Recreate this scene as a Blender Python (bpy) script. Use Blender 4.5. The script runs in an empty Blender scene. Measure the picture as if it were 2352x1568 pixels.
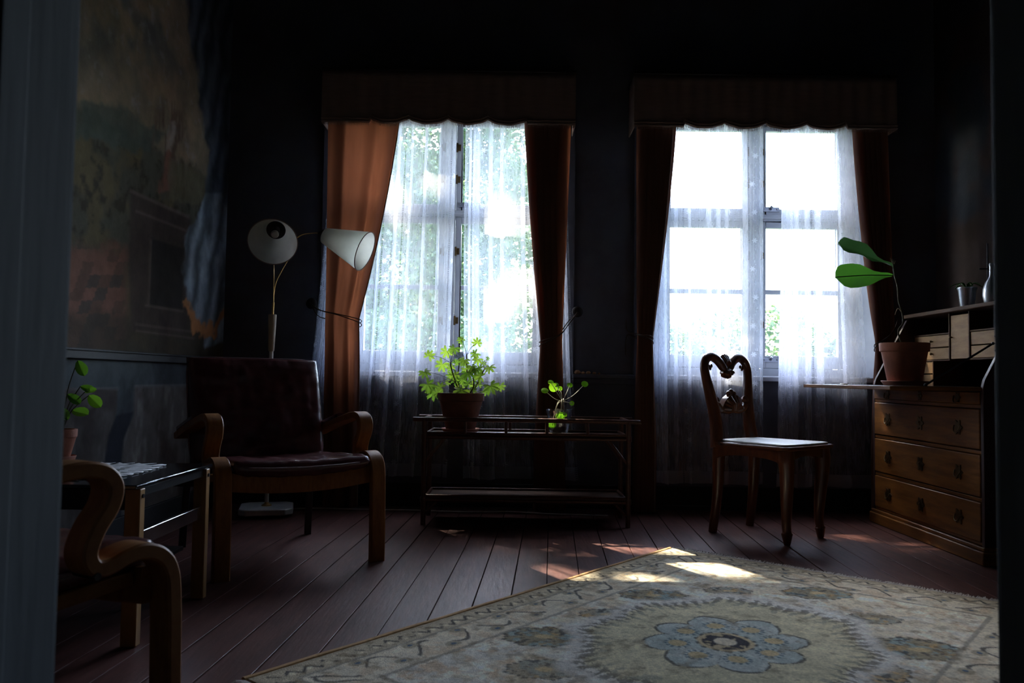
import bpy, bmesh, math, random
import numpy as np
from mathutils import Vector, Matrix, Quaternion, noise as mnoise
PI = math.pi
rnd = random.Random(7)
S = bpy.context.scene
COL = S.collection

# ------------------------------------------------------------------ camera, world, sun, exposure
FPX, CAMH = 1850.0, 0.77
PITCH, ROLL = math.atan(84 / FPX), math.radians(0.82)
RC = Matrix.Rotation(PI / 2 + PITCH, 3, 'X') @ Matrix.Rotation(ROLL, 3, 'Z')
cd = bpy.data.cameras.new('camera'); cam = bpy.data.objects.new('camera', cd); COL.objects.link(cam)
cd.sensor_width = 23.5; cd.lens = 23.5 * FPX / 2352
cd.clip_start = 0.02; cd.clip_end = 300
cam.location = (0, 0, CAMH); cam.rotation_euler = RC.to_euler()
cd.dof.use_dof = True; cd.dof.focus_distance = 4.1; cd.dof.aperture_fstop = 3.8
S.camera = cam

SUN_TAN_AZ, SUN_EL = 0.60, math.radians(45)
az = math.atan(SUN_TAN_AZ)
TOSUN = Vector((-math.sin(az) * math.cos(SUN_EL), math.cos(az) * math.cos(SUN_EL), math.sin(SUN_EL)))
w = bpy.data.worlds.new('World'); S.world = w; w.use_nodes = True
nt = w.node_tree; bg = nt.nodes['Background']
sky = nt.nodes.new('ShaderNodeTexSky'); sky.sky_type = 'NISHITA'; sky.sun_disc = False
sky.sun_elevation = SUN_EL; sky.sun_rotation = -az
sky.air_density = 1.0; sky.dust_density = 2.5; sky.ozone_density = 1.0
mixw = nt.nodes.new('ShaderNodeMixRGB'); mixw.inputs[0].default_value = 0.55
mixw.inputs[2].default_value = (0.88, 0.93, 1.0, 1)
sc_ = nt.nodes.new('ShaderNodeVectorMath'); sc_.operation = 'SCALE'; sc_.inputs[3].default_value = 0.6
nt.links.new(sky.outputs[0], sc_.inputs[0]); nt.links.new(sc_.outputs[0], mixw.inputs[1])
nt.links.new(mixw.outputs[0], bg.inputs[0]); bg.inputs[1].default_value = 13.0

sl = bpy.data.lights.new('sun', 'SUN'); sl.energy = 70; sl.angle = math.radians(0.5); sl.color = (1.0, 0.86, 0.66)
so = bpy.data.objects.new('sun', sl); COL.objects.link(so)
so.rotation_euler = TOSUN.to_track_quat('Z', 'Y').to_euler(); so.location = TOSUN * 30

WX = (-0.395, 1.495)                       # window centres
YB = 4.85                                  # room face of the window wall
for cx in WX:                              # sampling portals in the two window openings
    pl = bpy.data.lights.new('window_portal', 'AREA'); pl.shape = 'RECTANGLE'; pl.size = 1.3; pl.size_y = 1.65
    pl.cycles.is_portal = True
    po = bpy.data.objects.new('window_portal', pl); COL.objects.link(po)
    po.location = (cx, YB + 0.32, 1.6); po.rotation_euler = (-PI / 2, 0, 0)

S.view_settings.view_transform = 'Standard'; S.view_settings.look = 'None'
S.view_settings.gamma = 1; S.view_settings.use_curve_mapping = False
S.view_settings.exposure = 0.32
cy = S.cycles
cy.use_denoising = True
cy.max_bounces = 9; cy.diffuse_bounces = 4; cy.glossy_bounces = 4; cy.transmission_bounces = 5
cy.transparent_max_bounces = 24; cy.sample_clamp_indirect = 6; cy.sample_clamp_direct = 0
cy.caustics_reflective = False; cy.caustics_refractive = False

# ------------------------------------------------------------------ helpers: picture points to places in the room
def ray(px, py): return RC @ Vector(((px - 1176) / FPX, -(py - 784) / FPX, -1))
def P(px, py, Y):
    r = ray(px, py); return Vector((0, 0, CAMH)) + r * (Y / r.y)
def PX(px, py, X):
    r = ray(px, py); return Vector((0, 0, CAMH)) + r * (X / r.x)
def PZ(px, py, Z):
    r = ray(px, py); return Vector((0, 0, CAMH)) + r * ((Z - CAMH) / r.z)
RCI = RC.transposed()
def proj(p):
    q = RCI @ (Vector(p) - Vector((0, 0, CAMH))); return 1176 + FPX * q.x / -q.z, 784 - FPX * q.y / -q.z

# ------------------------------------------------------------------ helpers: meshes
def smooth_path(pts, k=6, rad=None):
    pts = [Vector(p) for p in pts]; n = len(pts); out = []; ro = []
    for i in range(n - 1):
        p0, p1, p2, p3 = pts[max(i - 1, 0)], pts[i], pts[i + 1], pts[min(i + 2, n - 1)]
        for j in range(k):
            t = j / k
            out.append(0.5 * ((2 * p1) + (p2 - p0) * t + (2 * p0 - 5 * p1 + 4 * p2 - p3) * t * t + (3 * p1 - p0 - 3 * p2 + p3) * t ** 3))
            if rad: ro.append(rad[i] * (1 - t) + rad[i + 1] * t)
    out.append(pts[-1])
    if rad: ro.append(rad[-1]); return out, ro
    return out

class B:
    def __init__(s): s.v = []; s.f = []; s.uv = None
    def box(s, c, d, rot=None):
        b = len(s.v)
        for z in (-.5, .5):
            for x, y in ((-.5, -.5), (.5, -.5), (.5, .5), (-.5, .5)):
                q = Vector((x * d[0], y * d[1], z * d[2]))
                if rot is not None: q = rot @ q
                s.v.append(Vector(c) + q)
        for f in ((3, 2, 1, 0), (4, 5, 6, 7), (0, 1, 5, 4), (1, 2, 6, 5), (2, 3, 7, 6), (3, 0, 4, 7)):
            s.f.append(tuple(b + i for i in f))
        return s
    def bx(s, x0, x1, y0, y1, z0, z1):
        return s.box(((x0 + x1) / 2, (y0 + y1) / 2, (z0 + z1) / 2), (abs(x1 - x0), abs(y1 - y0), abs(z1 - z0)))
    def prism(s, poly, a0, a1, axis='z'):
        b = len(s.v); n = len(poly)
        for a in (a0, a1):
            for p, q in poly:
                s.v.append(Vector((p, q, a) if axis == 'z' else ((p, a, q) if axis == 'y' else (a, p, q))))
        s.f.append(tuple(b + i for i in range(n))[::-1]); s.f.append(tuple(b + n + i for i in range(n)))
        for i in range(n):
            j = (i + 1) % n; s.f.append((b + i, b + j, b + n + j, b + n + i))
        return s
    def tube(s, pts, r, n=8, cap=True, sx=1.0, up=None):
        pts = [Vector(p) for p in pts]; m = len(pts); b = len(s.v)
        rr = r if isinstance(r, (list, tuple)) else [r] * m
        nrm = None
        for i in range(m):
            t = (pts[min(i + 1, m - 1)] - pts[max(i - 1, 0)])
            if t.length < 1e-9: t = Vector((0, 0, 1))
            t.normalize()
            if up is not None: nrm = (Vector(up) - t * Vector(up).dot(t)).normalized()
            elif nrm is None:
                a = Vector((0, 0, 1)) if abs(t.z) < .9 else Vector((1, 0, 0)); nrm = (a - t * a.dot(t)).normalized()
            else:
                nrm = (nrm - t * nrm.dot(t))
                nrm = nrm.normalized() if nrm.length > 1e-6 else Vector((1, 0, 0))
            bi = t.cross(nrm)
            for k in range(n):
                a = 2 * PI * k / n
                s.v.append(pts[i] + nrm * (math.cos(a) * rr[i] * sx) + bi * (math.sin(a) * rr[i]))
        for i in range(m - 1):
            for k in range(n):
                k2 = (k + 1) % n; s.f.append((b + i * n + k, b + i * n + k2, b + (i + 1) * n + k2, b + (i + 1) * n + k))
        if cap:
            s.f.append(tuple(b + k for k in range(n))[::-1]); s.f.append(tuple(b + (m - 1) * n + k for k in range(n)))
        return s
    def band(s, pts, side, wid, th):
        """rectangular strip of laminated wood bent along pts; side = width axis; th a number or list"""
        pts = [Vector(p) for p in pts]; m = len(pts); side = Vector(side).normalized(); b = len(s.v)
        for i in range(m):
            t = (pts[min(i + 1, m - 1)] - pts[max(i - 1, 0)]).normalized(); nn = side.cross(t).normalized()
            ww = wid[i] if isinstance(wid, list) else wid; tt = th[i] if isinstance(th, list) else th
            for a, c in ((-1, -.72), (-.86, -1), (.86, -1), (1, -.72), (1, .72), (.86, 1), (-.86, 1), (-1, .72)):
                s.v.append(pts[i] + side * (a * ww / 2) + nn * (c * tt / 2))
        for i in range(m - 1):
            for k in range(8):
                k2 = (k + 1) % 8; s.f.append((b + i * 8 + k, b + i * 8 + k2, b + (i + 1) * 8 + k2, b + (i + 1) * 8 + k))
        s.f.append(tuple(b + k for k in range(8))[::-1]); s.f.append(tuple(b + (m - 1) * 8 + k for k in range(8)))
        return s
    def lathe(s, prof, n=32, c=(0, 0, 0), rot=None):
        b = len(s.v); m = len(prof)
        for r, z in prof:
            for k in range(n):
                a = 2 * PI * k / n; q = Vector((r * math.cos(a), r * math.sin(a), z))
                if rot is not None: q = rot @ q
                s.v.append(Vector(c) + q)
        for i in range(m - 1):
            for k in range(n):
                k2 = (k + 1) % n; s.f.append((b + i * n + k, b + i * n + k2, b + (i + 1) * n + k2, b + (i + 1) * n + k))
        return s
    def ball(s, c, r, n=10, sc=(1, 1, 1), rot=None, lump=0):
        b = len(s.v); c = Vector(c)
        for i in range(n + 1):
            th = PI * i / n
            for k in range(2 * n):
                a = PI * k / n; q = Vector((math.sin(th) * math.cos(a), math.sin(th) * math.sin(a), math.cos(th)))
                if lump: q *= 1 + lump * mnoise.noise(q * 2.3 + c * 9)
                q = Vector((q.x * sc[0], q.y * sc[1], q.z * sc[2])) * r
                if rot is not None: q = rot @ q
                s.v.append(c + q)
        for i in range(n):
            for k in range(2 * n):
                k2 = (k + 1) % (2 * n); s.f.append((b + i * 2 * n + k, b + (i + 1) * 2 * n + k, b + (i + 1) * 2 * n + k2, b + i * 2 * n + k2))
        return s
    def grid(s, fn, nu, nv, uvfn=None):
        b = len(s.v)
        for j in range(nv + 1):
            for i in range(nu + 1):
                s.v.append(Vector(fn(i / nu, j / nv)))
        for j in range(nv):
            for i in range(nu):
                a = b + j * (nu + 1) + i; s.f.append((a, a + 1, a + nu + 2, a + nu + 1))
        if uvfn: s.uv = [uvfn(i / nu, j / nv) for j in range(nv + 1) for i in range(nu + 1)]
        return s

def frame_of(o):
    m = Matrix.LocRotScale(o.location, o.rotation_euler, o.scale)
    return frame_of(o.parent) @ m if o.parent else m

def obj(name, b, mat, parent=None, world=False, smooth=True, bevel=0, angle=38):
    me = bpy.data.meshes.new(name)
    vs = b.v
    if world and parent is not None:
        inv = frame_of(parent).inverted(); vs = [inv @ v for v in vs]
    me.from_pydata([tuple(v) for v in vs], [], b.f)
    if b.uv:
        ul = me.uv_layers.new(name='UVMap')
        vi = np.empty(len(me.loops), dtype=np.int32); me.loops.foreach_get('vertex_index', vi)
        ul.data.foreach_set('uv', np.array(b.uv, dtype=np.float32)[vi].ravel())
    me.materials.append(mat)
    bm = bmesh.new(); bm.from_mesh(me); bmesh.ops.remove_doubles(bm, verts=bm.verts, dist=1e-6)
    if not b.uv: bmesh.ops.recalc_face_normals(bm, faces=bm.faces)
    bm.to_mesh(me); bm.free()
    if smooth:
        me.shade_smooth()
        me.set_sharp_from_angle(angle=math.radians(angle))
    o = bpy.data.objects.new(name, me); COL.objects.link(o)
    if parent is not None: o.parent = parent
    if bevel:
        md = o.modifiers.new('bevel', 'BEVEL'); md.width = bevel; md.segments = 2; md.limit_method = 'ANGLE'
    return o

def tag(o, label, cat, group=None, kind=None):
    o['label'] = label; o['category'] = cat
    if group: o['group'] = group
    if kind: o['kind'] = kind
    return o
def thing(name, label, cat, loc=(0, 0, 0), rz=0, group=None):
    o = bpy.data.objects.new(name, None); COL.objects.link(o); o.empty_display_size = .1
    o.location = loc; o.rotation_euler = (0, 0, rz)
    return tag(o, label, cat, group)
def struct(name, b, mat, **k):
    o = obj(name, b, mat, **k); o['kind'] = 'structure'; return o
def struct_empty(name, loc=(0, 0, 0)):
    o = bpy.data.objects.new(name, None); COL.objects.link(o); o.location = loc; o['kind'] = 'structure'; return o
def share(name, me, parent, loc=(0, 0, 0), rot=None, scale=None):
    o = bpy.data.objects.new(name, me); COL.objects.link(o); o.parent = parent; o.location = loc
    if rot is not None: o.rotation_euler = rot.to_euler()
    if scale: o.scale = (scale,) * 3 if not isinstance(scale, tuple) else scale
    return o

# ------------------------------------------------------------------ helpers: materials
def newmat(name):
    m = bpy.data.materials.new(name); m.use_nodes = True; nt = m.node_tree; nt.nodes.clear()
    out = nt.nodes.new('ShaderNodeOutputMaterial'); return m, nt, out
def N(nt, t, **k):
    n = nt.nodes.new(t)
    for a, v in k.items(): setattr(n, a, v)
    return n
def M(name, col, rough=.6, metal=0, var=.25, scale=8, stretch=(1, 1, 1), bump=.15, bscale=None, spec=.5, col2=None, attr=None, coat=0):
    """principled surface whose colour wanders between col and col2 with noise; optional colour attribute"""
    m, nt, out = newmat(name)
    p = N(nt, 'ShaderNodeBsdfPrincipled'); nt.links.new(p.outputs[0], out.inputs[0])
    tc = N(nt, 'ShaderNodeTexCoord'); mp = N(nt, 'ShaderNodeMapping'); mp.inputs['Scale'].default_value = stretch
    nt.links.new(tc.outputs['Object'], mp.inputs[0])
    no = N(nt, 'ShaderNodeTexNoise'); no.inputs['Scale'].default_value = scale; no.inputs['Detail'].default_value = 6
    no.inputs['Roughness'].default_value = .65
    nt.links.new(mp.outputs[0], no.inputs['Vector'])
    mx = N(nt, 'ShaderNodeMixRGB')
    c2 = col2 or tuple(c * (1 - var) for c in col)
    rmp = N(nt, 'ShaderNodeMapRange'); rmp.inputs[1].default_value = .35; rmp.inputs[2].default_value = .65
    nt.links.new(no.outputs[0], rmp.inputs[0]); nt.links.new(rmp.outputs[0], mx.inputs[0])
    if attr:
        at = N(nt, 'ShaderNodeAttribute'); at.attribute_name = attr
        sc = N(nt, 'ShaderNodeMixRGB', blend_type='MULTIPLY'); sc.inputs[0].default_value = 1
        mx.inputs[1].default_value = (1, 1, 1, 1); mx.inputs[2].default_value = (1 - var, 1 - var, 1 - var, 1)
        nt.links.new(at.outputs[0], sc.inputs[1]); nt.links.new(mx.outputs[0], sc.inputs[2])
        nt.links.new(sc.outputs[0], p.inputs['Base Color'])
    else:
        mx.inputs[1].default_value = (*col, 1); mx.inputs[2].default_value = (*c2, 1)
        nt.links.new(mx.outputs[0], p.inputs['Base Color'])
    p.inputs['Roughness'].default_value = rough; p.inputs['Metallic'].default_value = metal
    p.inputs['Specular IOR Level'].default_value = spec
    if coat: p.inputs['Coat Weight'].default_value = coat; p.inputs['Coat Roughness'].default_value = .15
    if bump:
        bp = N(nt, 'ShaderNodeBump'); bp.inputs['Strength'].default_value = bump; bp.inputs['Distance'].default_value = .004
        n2 = N(nt, 'ShaderNodeTexNoise'); n2.inputs['Scale'].default_value = bscale or scale * 6; n2.inputs['Detail'].default_value = 5
        nt.links.new(mp.outputs[0], n2.inputs['Vector']); nt.links.new(n2.outputs[0], bp.inputs['Height'])
        nt.links.new(bp.outputs[0], p.inputs['Normal'])
    return m
def cloth(name, dif, trn, fac=.5, rough=.9, stripe=None):
    """woven cloth: reflects dif, lets trn through"""
    m, nt, out = newmat(name)
    d = N(nt, 'ShaderNodeBsdfDiffuse'); t = N(nt, 'ShaderNodeBsdfTranslucent'); mx = N(nt, 'ShaderNodeMixShader')
    mx.inputs[0].default_value = fac
    tc = N(nt, 'ShaderNodeTexCoord'); mp = N(nt, 'ShaderNodeMapping'); mp.inputs['Scale'].default_value = stripe or (1, 1, 1)
    no = N(nt, 'ShaderNodeTexNoise'); no.inputs['Scale'].default_value = 10; no.inputs['Detail'].default_value = 4
    nt.links.new(tc.outputs['Object'], mp.inputs[0]); nt.links.new(mp.outputs[0], no.inputs['Vector'])
    for sh, c in ((d, dif), (t, trn)):
        cm = N(nt, 'ShaderNodeMixRGB'); cm.inputs[1].default_value = (*c, 1); cm.inputs[2].default_value = (*[q * .62 for q in c], 1)
        nt.links.new(no.outputs[0], cm.inputs[0]); nt.links.new(cm.outputs[0], sh.inputs[0])
    nt.links.new(d.outputs[0], mx.inputs[1]); nt.links.new(t.outputs[0], mx.inputs[2]); nt.links.new(mx.outputs[0], out.inputs[0])
    return m
def leafmat(name, dif, trn, fac=.5, gloss=.08, rough=.35):
    m, nt, out = newmat(name)
    d = N(nt, 'ShaderNodeBsdfDiffuse'); t = N(nt, 'ShaderNodeBsdfTranslucent'); mx = N(nt, 'ShaderNodeMixShader'); mx.inputs[0].default_value = fac
    g = N(nt, 'ShaderNodeBsdfGlossy'); g.inputs['Roughness'].default_value = rough; g.inputs[0].default_value = (1, 1, 1, 1)
    m2 = N(nt, 'ShaderNodeMixShader'); m2.inputs[0].default_value = gloss
    oi = N(nt, 'ShaderNodeObjectInfo'); geo = N(nt, 'ShaderNodeNewGeometry')
    add = N(nt, 'ShaderNodeMath', operation='ADD'); nt.links.new(oi.outputs['Random'], add.inputs[0]); nt.links.new(geo.outputs['Random Per Island'], add.inputs[1])
    fr = N(nt, 'ShaderNodeMath', operation='FRACT'); nt.links.new(add.outputs[0], fr.inputs[0])
    for sh, c in ((d, dif), (t, trn)):
        cm = N(nt, 'ShaderNodeMixRGB'); cm.inputs[1].default_value = (*c, 1); cm.inputs[2].default_value = (c[0] * .45, c[1] * .62, c[2] * .6, 1)
        nt.links.new(fr.outputs[0], cm.inputs[0]); nt.links.new(cm.outputs[0], sh.inputs[0])
    nt.links.new(d.outputs[0], mx.inputs[1]); nt.links.new(t.outputs[0], mx.inputs[2])
    nt.links.new(mx.outputs[0], m2.inputs[1]); nt.links.new(g.outputs[0], m2.inputs[2]); nt.links.new(m2.outputs[0], out.inputs[0])
    return m
def mth(nt, op, a, b=None, c=None):
    n = N(nt, 'ShaderNodeMath', operation=op)
    for i, x in enumerate((a, b, c)):
        if x is None: continue
        if isinstance(x, (int, float)): n.inputs[i].default_value = x
        else: nt.links.new(x, n.inputs[i])
    return n.outputs[0]
def sheer_mat():
    """net curtain: thin weave with openwork ladders and woven flowers beside them"""
    m, nt, out = newmat('net_curtain')
    uv = N(nt, 'ShaderNodeUVMap'); uv.uv_map = 'UVMap'; sp = N(nt, 'ShaderNodeSeparateXYZ'); nt.links.new(uv.outputs[0], sp.inputs[0])
    u, v = sp.outputs[0], sp.outputs[1]
    PER = .235
    um = mth(nt, 'MODULO', u, PER)
    # openwork ladder at um = .03
    dl = mth(nt, 'ABSOLUTE', mth(nt, 'SUBTRACT', um, .03))
    lad = mth(nt, 'LESS_THAN', dl, .0045)
    rung = mth(nt, 'LESS_THAN', mth(nt, 'MODULO', v, .011), .006)
    hole = mth(nt, 'MULTIPLY', lad, rung)
    # flowers: centre at um=.062, every .125 in v
    row = mth(nt, 'FLOOR', mth(nt, 'DIVIDE', v, .17))
    off = mth(nt, 'MULTIPLY', mth(nt, 'SINE', mth(nt, 'MULTIPLY', row, 2.4)), .010)
    fu = mth(nt, 'SUBTRACT', mth(nt, 'SUBTRACT', um, .062), off)
    fv = mth(nt, 'SUBTRACT', mth(nt, 'MODULO', v, .17), .085)
    rr = mth(nt, 'SQRT', mth(nt, 'ADD', mth(nt, 'MULTIPLY', fu, fu), mth(nt, 'MULTIPLY', fv, fv)))
    ang = mth(nt, 'ARCTAN2', fv, fu)
    lim = mth(nt, 'ADD', .013, mth(nt, 'MULTIPLY', mth(nt, 'COSINE', mth(nt, 'MULTIPLY', ang, 6)), .0045))
    flo = mth(nt, 'LESS_THAN', rr, lim)
    # little sprig dots
    vo = N(nt, 'ShaderNodeTexVoronoi'); vo.inputs['Scale'].default_value = 95; nt.links.new(uv.outputs[0], vo.inputs['Vector'])
    dot = mth(nt, 'MULTIPLY', mth(nt, 'LESS_THAN', vo.outputs['Distance'], .33),
              mth(nt, 'LESS_THAN', mth(nt, 'ABSOLUTE', mth(nt, 'SUBTRACT', um, mth(nt, 'ADD', .066, mth(nt, 'MULTIPLY', mth(nt, 'SINE', mth(nt, 'MULTIPLY', v, 50)), .012)))), .008))
    # weave: fine irregularity
    no = N(nt, 'ShaderNodeTexNoise'); no.inputs['Scale'].default_value = 30; no.inputs['Detail'].default_value = 4
    mpv = N(nt, 'ShaderNodeMapping'); mpv.inputs['Scale'].default_value = (3, .35, 1); nt.links.new(uv.outputs[0], mpv.inputs[0]); nt.links.new(mpv.outputs[0], no.inputs['Vector'])
    op = mth(nt, 'ADD', SHEER_OP, mth(nt, 'MULTIPLY', mth(nt, 'SUBTRACT', no.outputs[0], .5), .02))
    op = mth(nt, 'ADD', op, mth(nt, 'MULTIPLY', mth(nt, 'MAXIMUM', flo, mth(nt, 'MULTIPLY', dot, .6)), .26))
    hem = mth(nt, 'LESS_THAN', v, .075)
    op = mth(nt, 'ADD', op, mth(nt, 'MULTIPLY', hem, .22))
    op = mth(nt, 'MULTIPLY', op, mth(nt, 'SUBTRACT', 1, mth(nt, 'MULTIPLY', hole, .85)))
    op = mth(nt, 'MINIMUM', op, .93)
    tr = N(nt, 'ShaderNodeBsdfTransparent'); d = N(nt, 'ShaderNodeBsdfDiffuse'); t = N(nt, 'ShaderNodeBsdfTranslucent')
    d.inputs[0].default_value = (.78, .82, .93, 1); t.inputs[0].default_value = (.80, .84, .96, 1)
    a = N(nt, 'ShaderNodeMixShader'); a.inputs[0].default_value = .6; nt.links.new(d.outputs[0], a.inputs[1]); nt.links.new(t.outputs[0], a.inputs[2])
    b = N(nt, 'ShaderNodeMixShader'); nt.links.new(op, b.inputs[0]); nt.links.new(tr.outputs[0], b.inputs[1]); nt.links.new(a.outputs[0], b.inputs[2])
    nt.links.new(b.outputs[0], out.inputs[0]); return m
SHEER_OP = .28
def glassmat(name, refl=.06, tint=(.96, .98, 1)):
    m, nt, out = newmat(name)
    tr = N(nt, 'ShaderNodeBsdfTransparent'); tr.inputs[0].default_value = (*tint, 1)
    g = N(nt, 'ShaderNodeBsdfGlossy'); g.inputs['Roughness'].default_value = .02
    lw = N(nt, 'ShaderNodeLayerWeight'); lw.inputs[0].default_value = .25
    f = mth(nt, 'ADD', mth(nt, 'MULTIPLY', lw.outputs['Fresnel'], .5), refl)
    b = N(nt, 'ShaderNodeMixShader'); nt.links.new(f, b.inputs[0]); nt.links.new(tr.outputs[0], b.inputs[1]); nt.links.new(g.outputs[0], b.inputs[2])
    nt.links.new(b.outputs[0], out.inputs[0]); return m

MT = dict(
    wall=M('dark_wall_paint', (.115, .124, .150), .85, col2=(.084, .073, .084), scale=2.2, bump=.3, bscale=30, spec=.2),
    ceil=M('dark_ceiling_paint', (.03, .032, .036), .85, spec=.2),
    blackpaint=M('black_rail_paint', (.006, .006, .008), .7, var=.3),
    jamb=M('grey_door_paint', (.105, .122, .138), .85, scale=2.5, stretch=(4, 4, .4), var=.35, bump=.2, spec=.12),
    hall=M('hall_paint', (.035, .036, .038), .8),
    floor=M('red_brown_floor_paint', (.115, .045, .036), .44, scale=5, stretch=(6, .8, 1), col2=(.062, .024, .020), bump=.22, bscale=12, spec=.27),
    gap=M('floor_gap', (.004, .003, .003), .9, bump=0),
    white=M('white_window_paint', (.52, .55, .60), .45, var=.12, scale=6, bump=.12),
    metal=M('grey_hinge_metal', (.35, .37, .42), .35, .8, var=.2),
    brass=M('aged_brass', (.16, .105, .05), .4, 1, var=.3),
    brassbright=M('bright_brass_tube', (.75, .48, .18), .28, 1, var=.15),  # brighter, yellower brass for the floor lamp fittings
    darkmetal=M('dark_metal', (.05, .05, .055), .35, .8, var=.2),
    chrome=M('chrome', (.65, .66, .68), .16, 1, var=.12, scale=20, bump=.03),
    curtain=cloth('brown_curtain', (.20, .105, .080), (.30, .088, .036), .34, stripe=(3, 3, .3)),
    valance=cloth('brown_valance', (.34, .235, .195), (.06, .035, .025), .08, stripe=(1, 1, 7)),
    cord=M('brown_tie_cord', (.05, .028, .018), .8),
    knobwood=M('dark_turned_wood', (.012, .008, .008), .4),
    leather=M('oxblood_leather', (.115, .034, .032), .26, scale=7, col2=(.060, .017, .019), bump=.4, bscale=40, spec=.55),
    piping=M('leather_piping', (.20, .11, .11), .45),  # paler than the cushion leather
    webbing=M('grey_seat_webbing', (.14, .10, .10), .8),
    bent=M('bent_birch', (.33, .135, .032), .5, scale=5, stretch=(12, 3, 3), col2=(.22, .080, .018), bump=.1, spec=.28),
    oak=M('oak_table_leg', (.36, .19, .06), .4, scale=6, stretch=(8, 8, 1), bump=.1),
    rattan=M('brown_rattan', (.115, .045, .026), .35, scale=20, stretch=(3, 3, 3), col2=(.05, .02, .014), bump=.3, bscale=90, spec=.5),
    rattanshelf=M('woven_shelf', (.10, .055, .038), .45, scale=60, bump=.4),
    terra=M('terracotta', (.40, .135, .075), .75, col2=(.28, .10, .06), scale=12, bump=.2),
    terrasaucer=M('terracotta_saucer', (.50, .20, .13), .7, scale=14),
    terradark=M('shaded_terracotta', (.20, .075, .048), .8, col2=(.12, .045, .032), scale=12, bump=.2),  # terracotta darkened: the pot's backlit shade is put into its colour
    soil=M('potting_soil', (.02, .013, .009), .95, bump=.8, bscale=60),
    mahog=M('polished_chair_wood', (.135, .040, .012), .28, scale=9, stretch=(4, 4, 1), col2=(.075, .020, .008), bump=.12, coat=.15),
    seatpale=M('pale_seat_cloth', (.48, .49, .44), .42, scale=40, var=.15, bump=.2, spec=.6),
    pine=M('honey_pine', (.25, .098, .018), .45, scale=3, stretch=(2, 1.2, 11), col2=(.13, .046, .009), bump=.12, spec=.35),
    pinedark=M('dark_pine_edge', (.07, .030, .012), .7, scale=4, stretch=(1, 1, 8), spec=.2),
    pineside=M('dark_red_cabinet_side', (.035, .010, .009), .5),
    pinepale=M('pale_pine_inside', (.30, .175, .072), .6, scale=4, stretch=(2, 2, 10), col2=(.20, .11, .045), spec=.25),
    deskblack=M('dark_writing_surface', (.02, .018, .02), .28, spec=.6),
    shade=cloth('cream_lampshade', (.93, .92, .82), (.95, .93, .80), .55),
    black=M('black_plastic', (.010, .009, .009), .35, bump=0),
    marble=M('pale_marble', (.60, .62, .62), .3, scale=9, var=.3, bump=.05),
    polewhite=M('cream_pole_enamel', (.62, .60, .54), .35, bump=0),
    grip=M('turned_beech_grip', (.52, .42, .30), .5, stretch=(6, 6, 1)),
    tableglass=M('black_glass_top', (.008, .009, .011), .09, bump=0, spec=.8),
    tableblack=M('black_lacquer', (.008, .008, .009), .35, bump=0),
    doily=M('white_lace', (.90, .90, .90), .38, spec=.9, var=.2, scale=90),
    rugm=M('rug_pile', (1, 1, 1), .95, attr='Col', var=.34, scale=120, bump=.9, bscale=260, spec=.05),
    mural=M('mural_paint', (1, 1, 1), .8, attr='Col', var=.3, scale=9, bump=.25, bscale=60, spec=.15),
    fringe=M('rug_fringe', (.62, .57, .50), .95, scale=30, var=.3, bump=0),
    bind=M('rug_binding', (.50, .30, .13), .95, scale=60, var=.3),
    cable=M('pale_flex', (.42, .40, .36), .5, bump=0),
    zinc=M('silver_pot', (.62, .64, .70), .30, .75, var=.25, scale=14),
    green=leafmat('geranium_leaf', (.15, .26, .03), (.40, .58, .05), .55, .04),
    pilea=leafmat('pilea_leaf', (.10, .26, .02), (.30, .62, .02), .55, .07, .25),
    fiddle=leafmat('fiddle_leaf', (.05, .15, .025), (.10, .33, .03), .38, .06, .3),
    fiddle2=leafmat('fiddle_leaf_shiny', (.09, .17, .10), (.08, .20, .05), .25, .16, .35),
    peper=leafmat('thick_oval_leaf', (.07, .22, .02), (.26, .55, .03), .5, .08, .3),
    stem=M('green_brown_stem', (.07, .06, .025), .6),
    palestem=M('pale_stem', (.55, .52, .36), .5, bump=0),
    bark=M('bark', (.05, .04, .03), .9, bump=.8, bscale=20),
    treeleaf=leafmat('tree_leaf', (.095, .135, .075), (.085, .13, .05), .45, .02),
    lawn=M('lawn', (.055, .085, .03), .95, scale=2, col2=(.035, .055, .02), bump=.6),
    glass=glassmat('window_glass', .03), potglass=glassmat('clear_pot_plastic', .13, (.9, .92, .95)),
    water=glassmat('water', .1, (.75, .8, .75)),
    tan=M('tan_lump', (.42, .21, .10), .8),
)
def scuffs(m):
    """sparse pale scuffs and chips worn into the floor paint"""
    nt = m.node_tree; p = next(n for n in nt.nodes if n.type == 'BSDF_PRINCIPLED'); old = p.inputs['Base Color'].links[0].from_socket
    tc = N(nt, 'ShaderNodeTexCoord'); mp = N(nt, 'ShaderNodeMapping'); mp.inputs['Scale'].default_value = (2.2, 1, 1); nt.links.new(tc.outputs['Object'], mp.inputs[0])
    n1 = N(nt, 'ShaderNodeTexNoise'); n1.inputs['Scale'].default_value = 22; n1.inputs['Detail'].default_value = 8; n1.inputs['Roughness'].default_value = .75; nt.links.new(mp.outputs[0], n1.inputs['Vector'])
    r = N(nt, 'ShaderNodeMapRange'); r.inputs[1].default_value = .70; r.inputs[2].default_value = .76; nt.links.new(n1.outputs[0], r.inputs[0])
    mx = N(nt, 'ShaderNodeMixRGB'); nt.links.new(r.outputs[0], mx.inputs[0]); nt.links.new(old, mx.inputs[1]); mx.inputs[2].default_value = (.34, .25, .21, 1)
    nt.links.new(mx.outputs[0], p.inputs['Base Color'])
scuffs(MT['floor'])
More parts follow.
